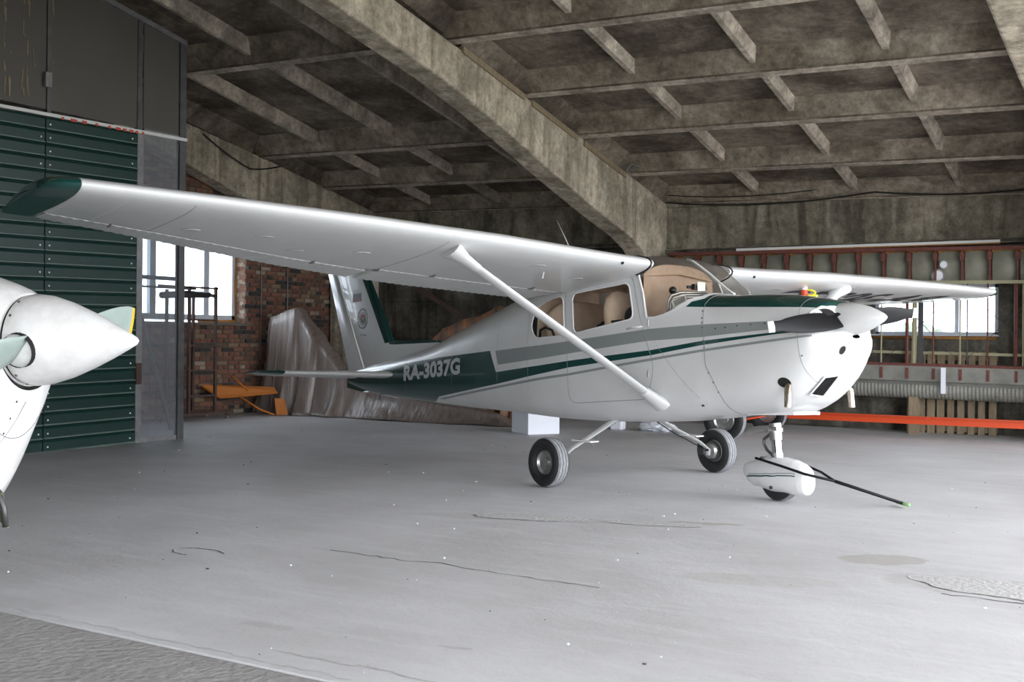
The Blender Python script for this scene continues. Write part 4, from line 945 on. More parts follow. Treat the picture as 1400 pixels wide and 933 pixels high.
for sd in (-1, 1):
    st = surf('stabilizer', [((-5.58, sd * .06, 1.055), (-6.42, sd * .06, 1.045), (0, 0, 1), .085), ((-5.62, sd * .17, 1.055), (-6.42, sd * .17, 1.045), (0, 0, 1), .085), ((-5.86, sd * 1.50, 1.062), (-6.42, sd * 1.50, 1.055), (0, 0, 1), .06)], M['white'])
    surf('elevator', [((-6.43, sd * .17, 1.045), (-6.86, sd * .17, 1.03), (0, 0, 1), .05), ((-6.43, sd * 1.50, 1.055), (-6.75, sd * 1.50, 1.045), (0, 0, 1), .04)], M['white'])
    surf('stabilizer_tip', [((-5.86, sd * 1.502, 1.062), (-6.75, sd * 1.502, 1.05), (0, 0, 1), .062), ((-5.95, sd * 1.62, 1.066), (-6.72, sd * 1.62, 1.055), (0, 0, 1), .045), ((-6.2, sd * 1.70, 1.07), (-6.66, sd * 1.70, 1.06), (0, 0, 1), .02)], M['green'])
# flag and round emblem on both sides of the fin
def fin_y(x, z): return .034 - (z - 1.4) * .010
for sd in (-1, 1):
    for k, m_ in enumerate(('flagr', 'flagb', 'flagw')):
        z0 = 2.030 + .055 * k; mb = MB(); x0 = -6.74 - .35 * (z0 - 2.03) * 0
        mkp('flag_stripe', MB().box((-6.86, sd * (fin_y(0, z0) + .003), z0), (-6.64, sd * (fin_y(0, z0) + .007), z0 + .055)), M[m_], fin)
    c = Vector((-6.60, sd * (.034), 1.80)); mkp('emblem_ring', MB().lathe([(0, .135), (.003, .135), (.003, .118), (0, .118)], c, (0, sd, 0), 32), M['ring'], fin)
    mkp('emblem_ring', MB().lathe([(0, .088), (.003, .088), (.003, .082), (0, .082)], c, (0, sd, 0), 32), M['ring'], fin)
    pr, pg = MB(), MB()
    for k in range(8):
        a = 2 * pi * k / 8; (pr if k in (1, 2, 4, 6) else pg).lathe([(0, .022), (.003, .02), (.003, 0)], c + Vector((cos(a) * .045, 0, sin(a) * .045)), (0, sd, 0), 10)
    mkp('emblem_petals', pr, M['petr'], fin); mkp('emblem_petals', pg, M['petg'], fin)
    sig = MB()
    for k in range(7): sig.tube([(-6.66 + .025 * k, sd * .041, 1.575 + .008 * sin(k * 2)), (-6.645 + .025 * k, sd * .041, 1.59 - .012 * cos(k * 3))], .003, 4)
    mkp('script_marking', sig, M['ring'], fin)
# ---------------- cabin
mkp('cabin_lining', MB().add([(x, y, z) for x in (-2.50, -.95) for y, z in ((-.42, .75), (-.44, 1.3), (-.40, 1.86), (0, 1.90), (.40, 1.86), (.44, 1.3), (.42, .75))], [(i, i + 1, 8 + i, 7 + i) for i in (2, 3)] + [(0, 1, 2, 3, 4, 5, 6)] + [(i, i + 1, 8 + i, 7 + i) for i in (0, 5)]), M['tan'])
def cushion(name, c, sx_, sy_, sz_, rot=0, n=3.0):
    R_ = Matrix.Rotation(rot, 3, 'Y')
    def f(u, v):
        a, b = pi * (u - .5), 2 * pi * v; g = lambda q: (abs(q) ** (2 / n)) * (1 if q > 0 else -1)
        p = Vector((sx_ * g(cos(a)) * g(cos(b)), sy_ * g(cos(a)) * g(sin(b)), sz_ * g(sin(a)))); return Vector(c) + R_ @ p
    return MB().grid(f, 16, 28)
for y in (-.25, .25):
    mkp('seat', cushion('s', (-1.42, y, 1.42), .09, .23, .36, radians(-14), 2.6), M['tan'], smooth=True)
    mkp('seat', cushion('s', (-1.15, y, 1.02), .27, .22, .09), M['tan'], smooth=True)
mkp('rear_bench', cushion('s', (-2.28, 0, 1.40), .12, .46, .34, radians(-12), 3), M['tan'], smooth=True)
mkp('rear_bench', cushion('s', (-2.0, 0, 1.03), .25, .44, .10), M['tan'], smooth=True)
mkp('cover_cloth', cushion('s', (-1.75, .30, 1.50), .62, .12, .38, 0, 2.4), M['tan'], smooth=True)
def cov(u, v):
    y = -.45 + .9 * u; zt_ = 1.985 - .11 * abs(y / .45) ** 3; z = zt_ - (zt_ - 1.2) * v; q = sin(u * 17 + v * 2) * .02 * v + sin(u * 7 + 1 + v * 3) * .03 * v
    return (-.975 - .02 * v + q - .16 * v * (1 - abs(2 * u - 1)), y * (1 + .05 * v), z)
mkp('fabric_screen', MB().grid(cov, 40, 20), M['tan2'], smooth=True)
mkp('cabin_floor', MB().box((-2.4, -.34, .72), (-.5, .34, .75)), M['panel'])
mkp('glareshield', MB().add([(-.30, y, z) for y, z in ((-.36, 1.610), (0, 1.640), (.36, 1.610))] + [(-.66, y, z) for y, z in ((-.48, 1.50), (0, 1.575), (.48, 1.50))] + [(-.66, y, 1.1) for y in (-.48, 0, .48)], [(0, 1, 4, 3), (1, 2, 5, 4), (3, 4, 7, 6), (4, 5, 8, 7)]), M['panel'])
mkp('cabin_firewall', MB().box((-.30, -.44, .7), (-.28, .44, 1.55)), M['panel'])
for k, (dx, dz) in enumerate(((0, 0), (.028, -.022), (.056, -.044))):
    mkp('bent_tube', MB().tube([(-.655 + dx, -.475, 1.46), (-.655 + dx, -.47, 1.61 + dz), (-.64 + dx, -.45, 1.66 + dz), (-.60 + dx, -.38, 1.685 + dz), (-.54 + dx, -.1, 1.70 + dz)], .012, 8), M['alu'], smooth=True)
mkp('compass_card', MB().box((-.70, -.055, 1.715), (-.695, .045, 1.81)), M['paper']); mkp('compass', MB().box((-.75, -.08, 1.74), (-.705, .07, 1.79)).box((-.76, -.13, 1.75), (-.74, .12, 1.775)).box((-.74, -.01, 1.58), (-.72, .01, 1.75)), M['black'])
mkp('window_latch_knob', MB().lathe([(0, .03), (.02, .035), (.05, .028), (.06, 0)], (-.76, -.30, 1.72), (.4, -.6, 0), 14), M['black'], smooth=True)
lf = MB(); P = [onhull(x, z, -1, -.012) for x, z in ((-.555, 1.545), (-.44, 1.605), (-.47, 1.665), (-.59, 1.605))]; lf.add(P, [(0, 1, 2, 3)])
sh = mkp('printed_sheet', lf, M['paper']); ln = MB()
for k in range(6):
    t = (k + 1) / 7.5; a, b = P[0].lerp(P[3], t).lerp(P[1].lerp(P[2], t), .08), P[0].lerp(P[3], t).lerp(P[1].lerp(P[2], t), .9); a, b = a + Vector((.002, -.003, .002)), b + Vector((.002, -.003, .002)); ln.tube([a, b], .0022, 4)
mkp('printed_lines', ln, M['ink'], sh, kind='stuff')
mkp('headset_arm', MB().tube([(-1.60, -.44, 1.36), (-1.58, -.45, 1.44), (-1.50, -.45, 1.465), (-1.25, -.45, 1.47)], .016, 8), M['black'], smooth=True)
mkp('headset', cushion('s', (-1.16, -.40, 1.50), .10, .05, .10, 0, 2.2), M['black'], smooth=True)
mkp('pull_handle', MB().tube([(-2.42, -.46, 1.37), (-2.40, -.47, 1.44), (-2.32, -.47, 1.46), (-2.22, -.47, 1.43), (-2.2, -.46, 1.37)], .012, 8), M['black'], smooth=True)
mkp('door_handle', MB().tube([onhull(-1.10, 1.385, -1, .004), onhull(-1.0, 1.392, -1, .018), onhull(-.90, 1.398, -1, .012)], .009, 8), M['white_trim'], doorR, smooth=True)
for z in (1.40, .95): mkp('door_hinge', MB().tube([onhull(-.84, z, -1, .006), onhull(-.83, z + .06, -1, .006)], .008, 8), M['alu'], doorR)
# ---------------- main gear (stands on the floor: world coordinates)
def AW(x, y, z): return AC @ Vector((x, y, z))
def B2(x, y, z): return BODY @ Vector((x, y, z))
def wheel(parent, c, ax, R, wd, inner=-1):
    ax = Vector(ax).normalized(); h = wd / 2
    t_ = mk('tyre', MB().lathe([(-h * .55, R * .50), (-h * .85, R * .58), (-h, R * .74), (-h * .93, R * .88), (-h * .72, R * .955)], c, ax, 40).lathe([(h * .72, R * .955), (h * .93, R * .88), (h, R * .74), (h * .85, R * .58), (h * .55, R * .50)], c, ax, 40), M['tyre'], parent, smooth=60)
    gp = []
    for k in range(6):
        a0 = -h * .72 + 1.44 * h * k / 6; a1 = a0 + 1.44 * h / 6; r_ = lambda a: R * (1 - .045 * (a / (h * .72)) ** 2)
        gp += [(a0 + .0, r_(a0) - .006), (a0 + .0025, r_(a0 + .0025)), (a1 - .0025, r_(a1 - .0025)), (a1, r_(a1) - .006)]
    mk('tread', MB().lathe(gp, c, ax, 40), M['tread'], t_)
    for k in (-1.5, -.5, .5, 1.5):
        a0 = k * h * .40; mk('tread_groove', MB().lathe([(a0 - .003, R * (1 - .045 * (a0 / (h * .72)) ** 2) + .0008), (a0 + .003, R * (1 - .045 * (a0 / (h * .72)) ** 2) + .0008)], c, ax, 40), M['tyre'], t_)
    hb = mk('hub', MB().lathe([(-h * .55, R * .50), (-h * .60, R * .47), (-h * .35, R * .40), (-h * .30, R * .2), (-h * .5, R * .17), (-h * .5, 0)], c, ax, 32).lathe([(h * .55, R * .50), (h * .62, R * .47), (h * .35, R * .40), (h * .30, R * .2), (h * .55, R * .17), (h * .55, 0)], c, ax, 32), M['alu'], parent, smooth=30)
    return t_, hb
YA = AC.to_3x3() @ Vector((0, 1, 0))
for sd, (wx, wy) in ((-1, (-1.56, -1.055)), (1, (-1.465, 1.06))):
    root = plane; R = .2225
    c = AW(wx, wy, R); ax = YA * (-sd) ; ax = (YA + Vector((0, 0, .035 * sd))).normalized()
    wheel(plane, c, ax, R, .165)
    a = B2(-1.53, sd * .27, .575); e = AW(wx + .0, wy - sd * .13, R + .02)
    m1 = a.lerp(e, .35) + Vector((0, 0, .005)); m2 = a.lerp(e, .8) + Vector((0, 0, .02)); e2 = e + Vector((0, 0, -.01))
    leg = mk('gear_leg', MB().tube([a, m1, m2, e, e2 - Vector((0, 0, .05))], [.052, .046, .040, .036, .030], 12, flat=((AC.to_3x3() @ Vector((1, 0, 0))), .26)), M['white'], plane, smooth=50)
    mk('axle', MB().tube([e - YA * sd * .02, c], .02, 10), M['steel'], plane)
    mk('brake_disc', MB().lathe([(0, .095), (.012, .095)], c - YA * sd * .085, YA * sd, 24), M['alu'], plane)
    mk('brake_plate', MB().lathe([(-.03, .0), (-.03, .072), (0, .085), (.0, 0)], c - YA * sd * .09 + AC.to_3x3() @ Vector((.0, 0, -.0)), YA * sd, 20), M['alu'], plane, smooth=40)
    mk('brake_caliper', MB().box((-.05, -.035, -.03), (.045, .035, .045), M4=Matrix.Translation(c - YA * sd * .12 + AC.to_3x3() @ Vector((-.075, 0, -.01))) @ AC), M['steel'], plane, bevel=.012)
    mk('brake_hose', MB().tube([a + Vector((0, 0, -.03)), m1 + Vector((-.03, 0, -.03)), m2 + Vector((-.04, 0, -.03)), c - YA * sd * .12 + Vector((-.06, 0, .03))], .006, 6), M['black'], plane, smooth=True)
    s0 = a.lerp(e, .60); xf = AC.to_3x3() @ Vector((1, 0, 0))
    mk('entry_step', MB().box((-.10, -.05, -.006), (.16, .05, .006), M4=Matrix.Translation(s0 + Vector((0, 0, .02))) @ AC), M['white_trim'], plane)
# ---------------- nose gear
NC = AW(.175, .0, .18); XF = AC.to_3x3() @ Vector((1, 0, 0))
wheel(plane, NC, YA, .18, .125)
def fair(u, v):   # u 0 pointed tail .. 1 blunt front
    x = -.205 + .705 * u; a = 2 * pi * v
    T = [(0, .245, .235, .004), (.006, .262, .21, .022), (.03, .280, .180, .045), (.10, .298, .130, .068), (.18, .315, .098, .083), (.28, .333, .100, .097), (.36, .350, .080, .106), (.48, .364, .068, .112), (.64, .366, .070, .114), (.78, .352, .066, .110), (.88, .328, .066, .100), (.94, .302, .074, .085), (.975, .272, .10, .06), (.992, .245, .13, .035), (1, .195, .185, .003)]
    for p, q in zip(T, T[1:]):
        if u <= q[0]: k = (u - p[0]) / (q[0] - p[0]); zt_, zb_, w_ = [p[i] + (q[i] - p[i]) * k for i in (1, 2, 3)]; break
    zc, hz = (zt_ + zb_) / 2, (zt_ - zb_) / 2
    g = lambda q, n: abs(q) ** (2 / n) * (1 if q > 0 else -1)
    return AW(x, w_ * g(cos(a), 2.3), zc + hz * g(sin(a), 2.8 if sin(a) < 0 else 2.1))
nf = mk('wheel_fairing', MB().grid(lambda u, v: fair(1 - (1 - u) ** 1.3 if u > .5 else u * (1 - .5 ** 1.3) * 2, v), 70, 36), M['white'], plane, smooth=60)
def fside(u, z, off, sd):
    best = None
    for j in range(0, 200):
        p = fair(u, j / 400 - .25)
        if best is None or abs(p.z - z) < abs(best.z - z): best = p
    q = AC.inverted() @ best; return AW(q.x, (q.y + off) * sd, q.z)
for sd in (-1, 1):
    P = [fside(u, .165 + .062 * min(1, u * 1.3), .0015, sd) for u in span(.05, .86, 14)]; Q = [p + Vector((0, 0, .012 if i < 9 else .009)) for i, p in enumerate(P)]
    mk('fairing_stripe', MB().add([p for pq in zip(P, Q) for p in pq], [(2 * i, 2 * i + 2, 2 * i + 3, 2 * i + 1) for i in range(len(P) - 1)]), M['green'], nf, recalc=False)
    P = [p + Vector((0, 0, .02)) for p in P]; Q = [p + Vector((0, 0, .008)) for p in P]
    mk('fairing_stripe', MB().add([p for pq in zip(P, Q) for p in pq], [(2 * i, 2 * i + 2, 2 * i + 3, 2 * i + 1) for i in range(len(P) - 1)]), M['grey'], nf, recalc=False)
mk('fairing_bolt', MB().lathe([(0, .016), (.01, .014), (.01, 0)], AW(.16, -.098, .115), -YA, 10), M['steel'], nf)
mk('oleo_strut', MB().tube([AW(.115, 0, .64), AW(.130, 0, .50)], .052, 18), M['alu'], plane, smooth=40)
mk('oleo_piston', MB().tube([AW(.125, 0, .55), AW(.150, 0, .345)], .042, 18), M['chrome'], plane, smooth=40)
mk('fork_collar', MB().tube([AW(.146, 0, .395), AW(.153, 0, .335)], .042, 14), M['white_trim'], plane, smooth=40)
mk('steering_collar', MB().tube([AW(.118, 0, .60), AW(.121, 0, .565)], .064, 14).tube([AW(.11, -.10, .585), AW(.11, .10, .585)], .014, 8).tube([AW(.18, -.05, .60), AW(.05, -.05, .58)], .016, 8), M['alu'], plane, smooth=40)
mk('torque_link', MB().tube([AW(.09, 0, .56), AW(.005, 0, .50), AW(.0, 0, .46), AW(.035, 0, .41), AW(.12, 0, .355)], [.022, .020, .017, .018, .022], 10, flat=(YA, .6)), M['steel'], plane, smooth=40)
mk('shimmy_damper', MB().tube([AW(-.16, -.04, .545), AW(-.05, -.03, .575), AW(.09, 0, .60)], [.012, .03, .022], 10), M['alu'], plane, smooth=40)
mk('tow_lug', MB().tube([AW(.02, -.06, .345), AW(.02, .06, .345)], .012, 8), M['steel'], plane)
# tow bar: a separate thing clipped on the nose wheel
tb = empty('tow_bar', AW(1.0, 0, 0), 'black tow bar with green tee handle clipped to the nose wheel', 'tow bar')
T0 = Vector((1.106, .146, .03)); jn = None
J = B2(.545, 0, .215)
import_pt = AW(.02, 0, .345)
eL, eR = AW(.0, -.105, .345), AW(.0, .105, .345)
JJ = AW(.70, .02, .215)
mk('fork_arm', MB().tube([eL, AW(.30, -.135, .305), AW(.50, -.11, .262), JJ], .011, 8), M['blade'], tb, smooth=True); mk('fork_arm', MB().tube([eR, AW(.30, .135, .305), AW(.50, .11, .262), JJ], .011, 8), M['blade'], tb, smooth=True)
mk('shaft', MB().tube([JJ, JJ.lerp(T0, .5), T0], [.014, .013, .013], 8), M['blade'], tb, smooth=True)
hd = (T0 - JJ).cross(Vector((0, 0, 1))).normalized(); mk('tee_handle', MB().tube([T0 - hd * .09, T0 + hd * .09], .014, 10), M['towgreen'], tb, smooth=True, label='light green handle grip')
mk('handle_end', MB().tube([T0 - hd * .092, T0 - hd * .10], .015, 10), M['black'], tb)
# pitot cover on the far wing
pc = B2(-1.40, 1.95, 1.86)
pt = empty('pitot_cover', pc, 'orange and white pitot cover with yellow tag hanging under the far wing', 'cover')
pc = B2(-1.03, 1.90, 1.955)
pt.location = pc; W[pt.name] = Matrix.Translation(pc)
mk('sleeve', MB().tube([pc + Vector((0, 0, .0)), pc - Vector((0, 0, .09))], .032, 12), M['white_trim'], pt, smooth=40); mk('end_cap', MB().tube([pc - Vector((0, 0, .07)), pc - Vector((0, 0, .14))], .036, 12), M['orange'], pt, smooth=40)
mk('tag', MB().box((.05, -.05, -.20), (.13, .03, -.12), M4=Matrix.Translation(pc)), M['canary'], pt); mk('ribbon_loop', MB().tube([pc + Vector((.03 + .08 * sin(a), .0, -.10 + .03 * cos(a))) for a in span(0, pi, 8)], .01, 6), M['canary'], pt)
# ================================================================ SECOND AIRCRAFT (only its nose reaches into view)
NX = Vector((.960, .278, 0)).normalized(); NY = Vector((-NX.y, NX.x, 0)); NZ = Vector((0, 0, 1)); NO = Vector((-1.534, -5.879, 1.295))
def NP(a, b, c): return NO + NX * a + NY * b + NZ * c          # a forward from spinner base, b to its left, c up
p2 = empty('propeller_aircraft', NP(-.9, 0, -1.295), 'nose of a white aircraft with long pointed spinner, cut off by the left edge', 'aircraft')
spn = mk('spinner', MB().lathe([(0, .18), (0, .208), (.03, .213), (.10, .205), (.2, .176), (.32, .128), (.42, .082), (.50, .042), (.545, .018), (.56, 0)], NO, NX, 48), M['whiteplane'], p2, smooth=50)
mk('backplate_gap', MB().lathe([(-.012, .205), (0, .205), (0, .15)], NO, NX, 48), M['dark'], p2)
def cowl(u, v):
    a = -.014 - 1.5 * u; th = 2 * pi * v; s_, c_ = sin(th), cos(th)
    up = .215 + .10 * (min(1, u * 4)) ** .7 + .10 * u; dn = .235 + .56 * min(1, u * 6.2) ** .85 if u < .5 else .79; sd_ = .215 + .22 * min(1, u * 4) ** .8
    return NP(a, sd_ * c_, (up if s_ > 0 else dn) * s_)
cw = mk('engine_cowling', MB().grid(cowl, 30, 48), M['whiteplane'], p2, smooth=60)
mk('cowl_front', MB().lathe([(-.014, .216), (-.014, .10)], NO, NX, 40), M['whiteplane'], p2)
mk('cowl_seam', MB().tube([cowl(.055 + .0 * k, .5 + .25 + (k - 10) / 60) + NX * (.03 * sin(k * .3)) * 0 for k in range(0, 21)], .0025, 5), M['seam'], cw)
mk('cowl_seam', MB().tube([cowl(.01 + .02 * k, .745 - .028 * k * .5) for k in range(0, 12)], .002, 5), M['seam'], cw)
fz = MB()
for k in range(9):
    p = cowl(.012 + .02 * k, .705); fz.lathe([(0, .006), (.003, .005), (.003, 0)], p, -NY, 6)
mk('cowl_fasteners', fz, M['steel'], p2, kind='stuff')
for k, (a, b) in enumerate(((-.215, .155), (-.215, .06),)):
    pass
mk('red_marking', MB().box((-.30, -.002, .06), (-.205, .002, .15), M4=Matrix(((NX.x, NY.x, 0, 0), (NX.y, NY.y, 0, 0), (0, 0, 1, 0), (0, 0, 0, 1)))), M['red'], p2) if False else None
rm = MB(); q = []
for u, z in ((.128, .145), (.20, .145), (.20, .045), (.128, .045)):
    best = min((cowl(u, .5 + k / 200) for k in range(0, 100)), key=lambda p: abs((p.z - NO.z) - z) + (0 if (p - NO).dot(NY) < 0 else 9)); q.append(best - NY * .004)
mk('red_marking', rm.add(q, [(0, 1, 2, 3)]), M['red'], cw)
hubs = [(-NY * 1.0 + NZ * -.24).normalized(), (NY * 1.0 + NZ * .14).normalized()]
for k, dvec in enumerate(hubs):
    cc = NO + NX * .065
    def bl(u, v, dvec=dvec):
        R = .10 + .60 * u; ch = .115 + .10 * sin(pi * min(1, .12 + u * .70)) ** 1.1 * (1 if u < .9 else 1 - (u - .9) * 4); th = .05 * (1 - .8 * u); tw = radians(48 - 34 * u)
        side = dvec.cross(NX).normalized() * (1 if dvec.dot(NY) < 0 else -1); a = 2 * pi * v
        e1 = NX * sin(tw) + side * cos(tw) * (1); e2 = NX * cos(tw) - side * sin(tw)
        return cc + dvec * R + e1 * cos(a) * ch * .5 + e2 * sin(a) * th * .5
    b = MB().grid(bl, 24, 20)
    for i, f in enumerate(b.f):
        Rr = (Vector(b.v[f[0]]) - cc).dot(dvec); b.m[i] = 1 if Rr > .655 else 0
    b.add([b.v[24 * 21 + i] for i in range(20)], [tuple(range(20))], 1)
    blade = mk('propeller_blade', b, [M['mint'], M['yellow']], p2, smooth=50)
    mk('blade_collar', MB().tube([NO + NX * .075 + dvec * .165, NO + NX * .075 + dvec * .212], [.085, .078], 24, cap=False), M['dark'], spn)
sf = MB()
for a in (2.2, 2.6, 3.3, 3.6, 4.0, 4.4, 5.0, 5.4):
    d_ = NY * cos(a) + NZ * sin(a); p = NO + NX * .022 + d_ * .212; sf.lathe([(0, .007), (.003, .006), (.003, 0)], p, d_, 8)
mk('spinner_screws', sf, M['steel'], p2, kind='stuff')
# nose leg with its olive gear door
mk('nose_leg', MB().tube([NP(-.62, 0, -.6), NP(-.66, 0, -1.12)], .04, 12), M['chrome'], p2)
wheel(p2, NP(-.66, 0, -1.295 + .19), NY, .19, .12)
mk('gear_door', MB().prism([NP(-.10, -.06, -.80), NP(-.085, -.06, -.90) - NZ * -.03, NP(-.12, -.06, -.77) + NZ * .06, NP(-.20, -.06, -.645), NP(-.42, -.06, -.60), NP(-.5, -.06, -.95), NP(-.22, -.06, -.905)][::1], tuple(NY * .02)), M['olive'], p2)
mk('gear_door_rim', MB().tube([NP(-.095, -.055, -.865), NP(-.105, -.055, -.78), NP(-.135, -.055, -.71), NP(-.20, -.055, -.640), NP(-.42, -.055, -.59)], .014, 8), M['steel'], p2, smooth=True)

# ================================================================ SCAFFOLD ON CASTERS by the brick wall
sx_ = -10.2
scf = empty('scaffold', (sx_, 3.4, 0), 'dark steel scaffold trolley on casters in front of the brick wall window', 'scaffold')
for y in (3.11, 3.66): mk('upright', MB().box((sx_ - .02, y - .022, .10), (sx_ + .02, y + .022, 2.08 if y < 3.4 else 2.10)), M['rust'], scf)
for y in (3.11, 3.66): mk('upright', MB().box((sx_ - .52, y - .022, .10), (sx_ - .48, y + .022, 2.05)), M['rust'], scf)
for z in (.38, .78, 1.17, 1.57): mk('rung', MB().box((sx_ - .012, 3.11, z - .014), (sx_ + .012, 3.66, z + .014)), M['rust'], scf)
for z in (2.06,): mk('top_rail', MB().box((sx_ - .02, 2.5, z), (sx_ + .02, 3.70, z + .03)), M['rust'], scf); mk('top_rail', MB().box((sx_ - .52, 2.5, z), (sx_ - .48, 3.70, z + .03)), M['rust'], scf)
mk('hoist_arm', MB().tube([(sx_ + .0, 2.55, 1.93), (sx_, 3.0, 1.96), (sx_, 3.52, 1.97)], [.05, .06, .045], 10).tube([(sx_, 3.5, 1.97), (sx_, 3.68, 1.95)], .03, 8), M['steel'], scf, smooth=True)
mk('base_rail', MB().box((sx_ - .05, 2.5, .075), (sx_ + .03, 4.02, .115)), M['rust'], scf); mk('base_rail', MB().box((sx_ - .55, 2.5, .075), (sx_ - .47, 4.02, .115)), M['rust'], scf)
mk('diagonal', MB().tube([(sx_, 2.5, 1.15), (sx_, 3.10, .80)], .02, 6), M['rust'], scf)
for y in (2.6, 3.95):
    for x in (sx_ - .02, sx_ - .5): c_ = mk('caster', MB().lathe([(-.02, .0), (-.02, .032), (.02, .032), (.02, 0)], (x, y, .032), (1, 0, 0), 14), M['frame_steel'], scf); mk('caster_fork', MB().box((x - .03, y - .015, .03), (x + .03, y + .02, .078)), M['rust'], c_)
# orange fabric wing and struts lying by the wall
ow = empty('orange_wing', (-10.4, 4.7, 0), 'orange fabric wing section propped low against the brick wall', 'aircraft part')
def owp(x, y, z): return (x, y, z)
mk('wing_panel', MB().prism([(-10.75, 3.90, .50), (-10.55, 4.10, .31), (-10.02, 4.88, .38), (-10.12, 4.95, .44)], (-.02, .0, .035)), M['orange2'], ow, bevel=.01)
mk('leading_edge', MB().tube([(-10.74, 3.90, .49), (-10.53, 4.10, .31), (-10.0, 4.88, .385)], .018, 10), M['orange2'], ow, smooth=True)
mk('orange_plate', MB().prism([(-9.95, 4.75, .30), (-9.85, 4.88, .28), (-9.78, 4.90, .02), (-9.92, 4.77, .02)], (-.02, .02, .0)), M['orange2'], ow)
mk('support_tube', MB().tube([(-10.35, 4.35, .33), (-10.1, 4.55, .12), (-9.95, 4.75, .02)], .018, 8).tube([(-10.5, 4.3, .68), (-10.3, 4.5, .42)], .016, 8), M['orange2'], ow, smooth=True)

# ================================================================ TARPAULINS
def drape(name, ridge, label, m, group=None, folds=22, foot=.35, zmin=.01, seed=1, spread=1.0, close=True):
    """cloth over a hidden load. ridge: (x,y,z,halfwidth)"""
    rnd = random.Random(seed); ph = [rnd.uniform(0, 6.28) for _ in range(8)]
    NU, NV = 150, 46
    def R(u):
        t = u * (len(ridge) - 1); i = min(int(t), len(ridge) - 2); f = t - i; f = f * f * (3 - 2 * f) * .5 + f * .5; return [a + (b - a) * f for a, b in zip(ridge[i], ridge[i + 1])]
    def fn(u, v):
        x, y, z, hw = R(u); q = (v - .5) * 2; a = abs(q); s_ = 1 if q > 0 else -1
        if a < .22: k = a / .22; yy = s_ * hw * k; zz = z - .03 * k * k
        else: k = (a - .22) / .78; yy = s_ * (hw + foot * spread * (k ** 1.6)); zz = z - .03 - (z - .03 - zmin) * min(1, k * 1.15) ** .85
        amp = .072 * a * min(1, z * 1.2)
        w1 = sin(u * folds * 6.28 / 4 + ph[0] + 1.3 * sin(u * 9 + ph[1]) + a * 1.4) * amp + sin(u * folds * 2.7 + ph[2] + a * 3) * amp * .45 + sin(u * folds * 5.5 + ph[3] - a * 2) * amp * .18
        ex = sin(u * folds * 3.1 + ph[4]) * amp * .5 + (a * .25 * (u - .35))
        return (x + ex, y + yy + s_ * w1, max(zmin * .6, zz + .018 * sin(u * 31 + q * 7 + ph[5]) * (1 - a * .4)))
    mb = MB().grid(fn, NU, NV)
    return mk(name, mb, m, smooth=True, label=label, cat='tarpaulin', group=group, recalc=True)
drape('plastic_tarpaulin', [(-10.72, 5.40, .9, .04), (-10.62, 5.40, 1.66, .07), (-10.35, 5.40, 1.75, .12), (-9.96, 5.40, 1.82, .13), (-9.5, 5.42, 1.28, .14), (-9.05, 5.45, .82, .16), (-8.5, 5.5, .52, .18), (-7.6, 5.45, .36, .2), (-6.8, 5.5, .30, .2), (-6.0, 5.5, .16, .15), (-5.75, 5.5, .03, .1)],
      'translucent plastic sheet draped over a tall peak by the brick wall', M['tarp'], foot=.26, folds=30, seed=3)
drape('stained_tarpaulin', [(-8.6, 7.1, .5, .2), (-8.3, 7.0, 1.20, .25), (-8.0, 7.0, 1.50, .2), (-7.7, 6.9, 1.60, .22), (-7.25, 6.85, 1.70, .22), (-6.85, 6.85, 1.86, .2), (-6.5, 6.85, 1.72, .25), (-6.2, 6.9, 1.2, .2), (-6.05, 7, .4, .1)],
      'rust stained crumpled tarpaulin covering a bulky load behind the rear fuselage', M['tarp2'], foot=.30, folds=38, seed=8)
mk('leaning_pole', MB().box((-.045, -.03, 0), (.045, .03, 4.9), M4=Matrix.Translation((-5.0, 7.92, .03)) @ Matrix.Rotation(radians(-62.9), 4, 'Y')), M['rust'], label='brown steel beam leaning diagonally against the back wall behind the tail', cat='beam', bevel=.006)
# boxes, jug, bag
def crate(name, c, s_, rot, h, label, m=None, cat='box'):
    M4 = Matrix.Translation(c) @ Matrix.Rotation(rot, 4, 'Z'); t = empty(name, c, label, cat)
    mk('box_body', MB().box((-s_[0] / 2, -s_[1] / 2, 0), (s_[0] / 2, s_[1] / 2, h * .86), M4=M4), m or M['foambox'], t, bevel=.012)
    mk('box_lid', MB().box((-s_[0] / 2 - .004, -s_[1] / 2 - .004, h * .865), (s_[0] / 2 + .004, s_[1] / 2 + .004, h), M4=M4), m or M['foambox'], t, bevel=.012); return t
crate('foam_box', (-4.80, 4.50, 0), (.50, .50), radians(58), .40, 'white polystyrene box standing under the fuselage behind the near wheel')
jg = empty('white_canister', (-4.12, 5.75, 0), 'small white plastic canister on the floor right of the foam box', 'canister')
mk('body', MB().box((-4.22, 5.67, 0), (-4.02, 5.83, .16)), M['foambox'], jg, bevel=.03); mk('cap', MB().lathe([(0, .025), (.035, .025), (.035, 0)], (-4.08, 5.75, .16), (0, 0, 1), 12), M['foambox'], jg)
def crumple(name, c, rx, ry, h, label, m, cat, seed=1):
    from mathutils import noise as nz
    me = bpy.data.meshes.new(name); bm = bmesh.new(); bmesh.ops.create_icosphere(bm, subdivisions=5, radius=1)
    for v in bm.verts:
        k = 1 + .22 * nz.noise(v.co * 2.5 + Vector((seed, 0, 0))) + .12 * nz.turbulence(v.co * 5, 3, False); v.co = Vector((c[0] + v.co.x * rx * k, c[1] + v.co.y * ry * k, max(0, h * .45 + v.co.z * h * .55 * k)))
    bm.to_mesh(me); bm.free(); me.materials.append(m); return link(name, me, smooth=True, label=label, cat=cat)
crumple('crumpled_sack', (-3.55, 5.85, 0), .28, .18, .15, 'crumpled pale sack on the floor under the belly between the main wheels', M['foambox'], 'sack', 4)

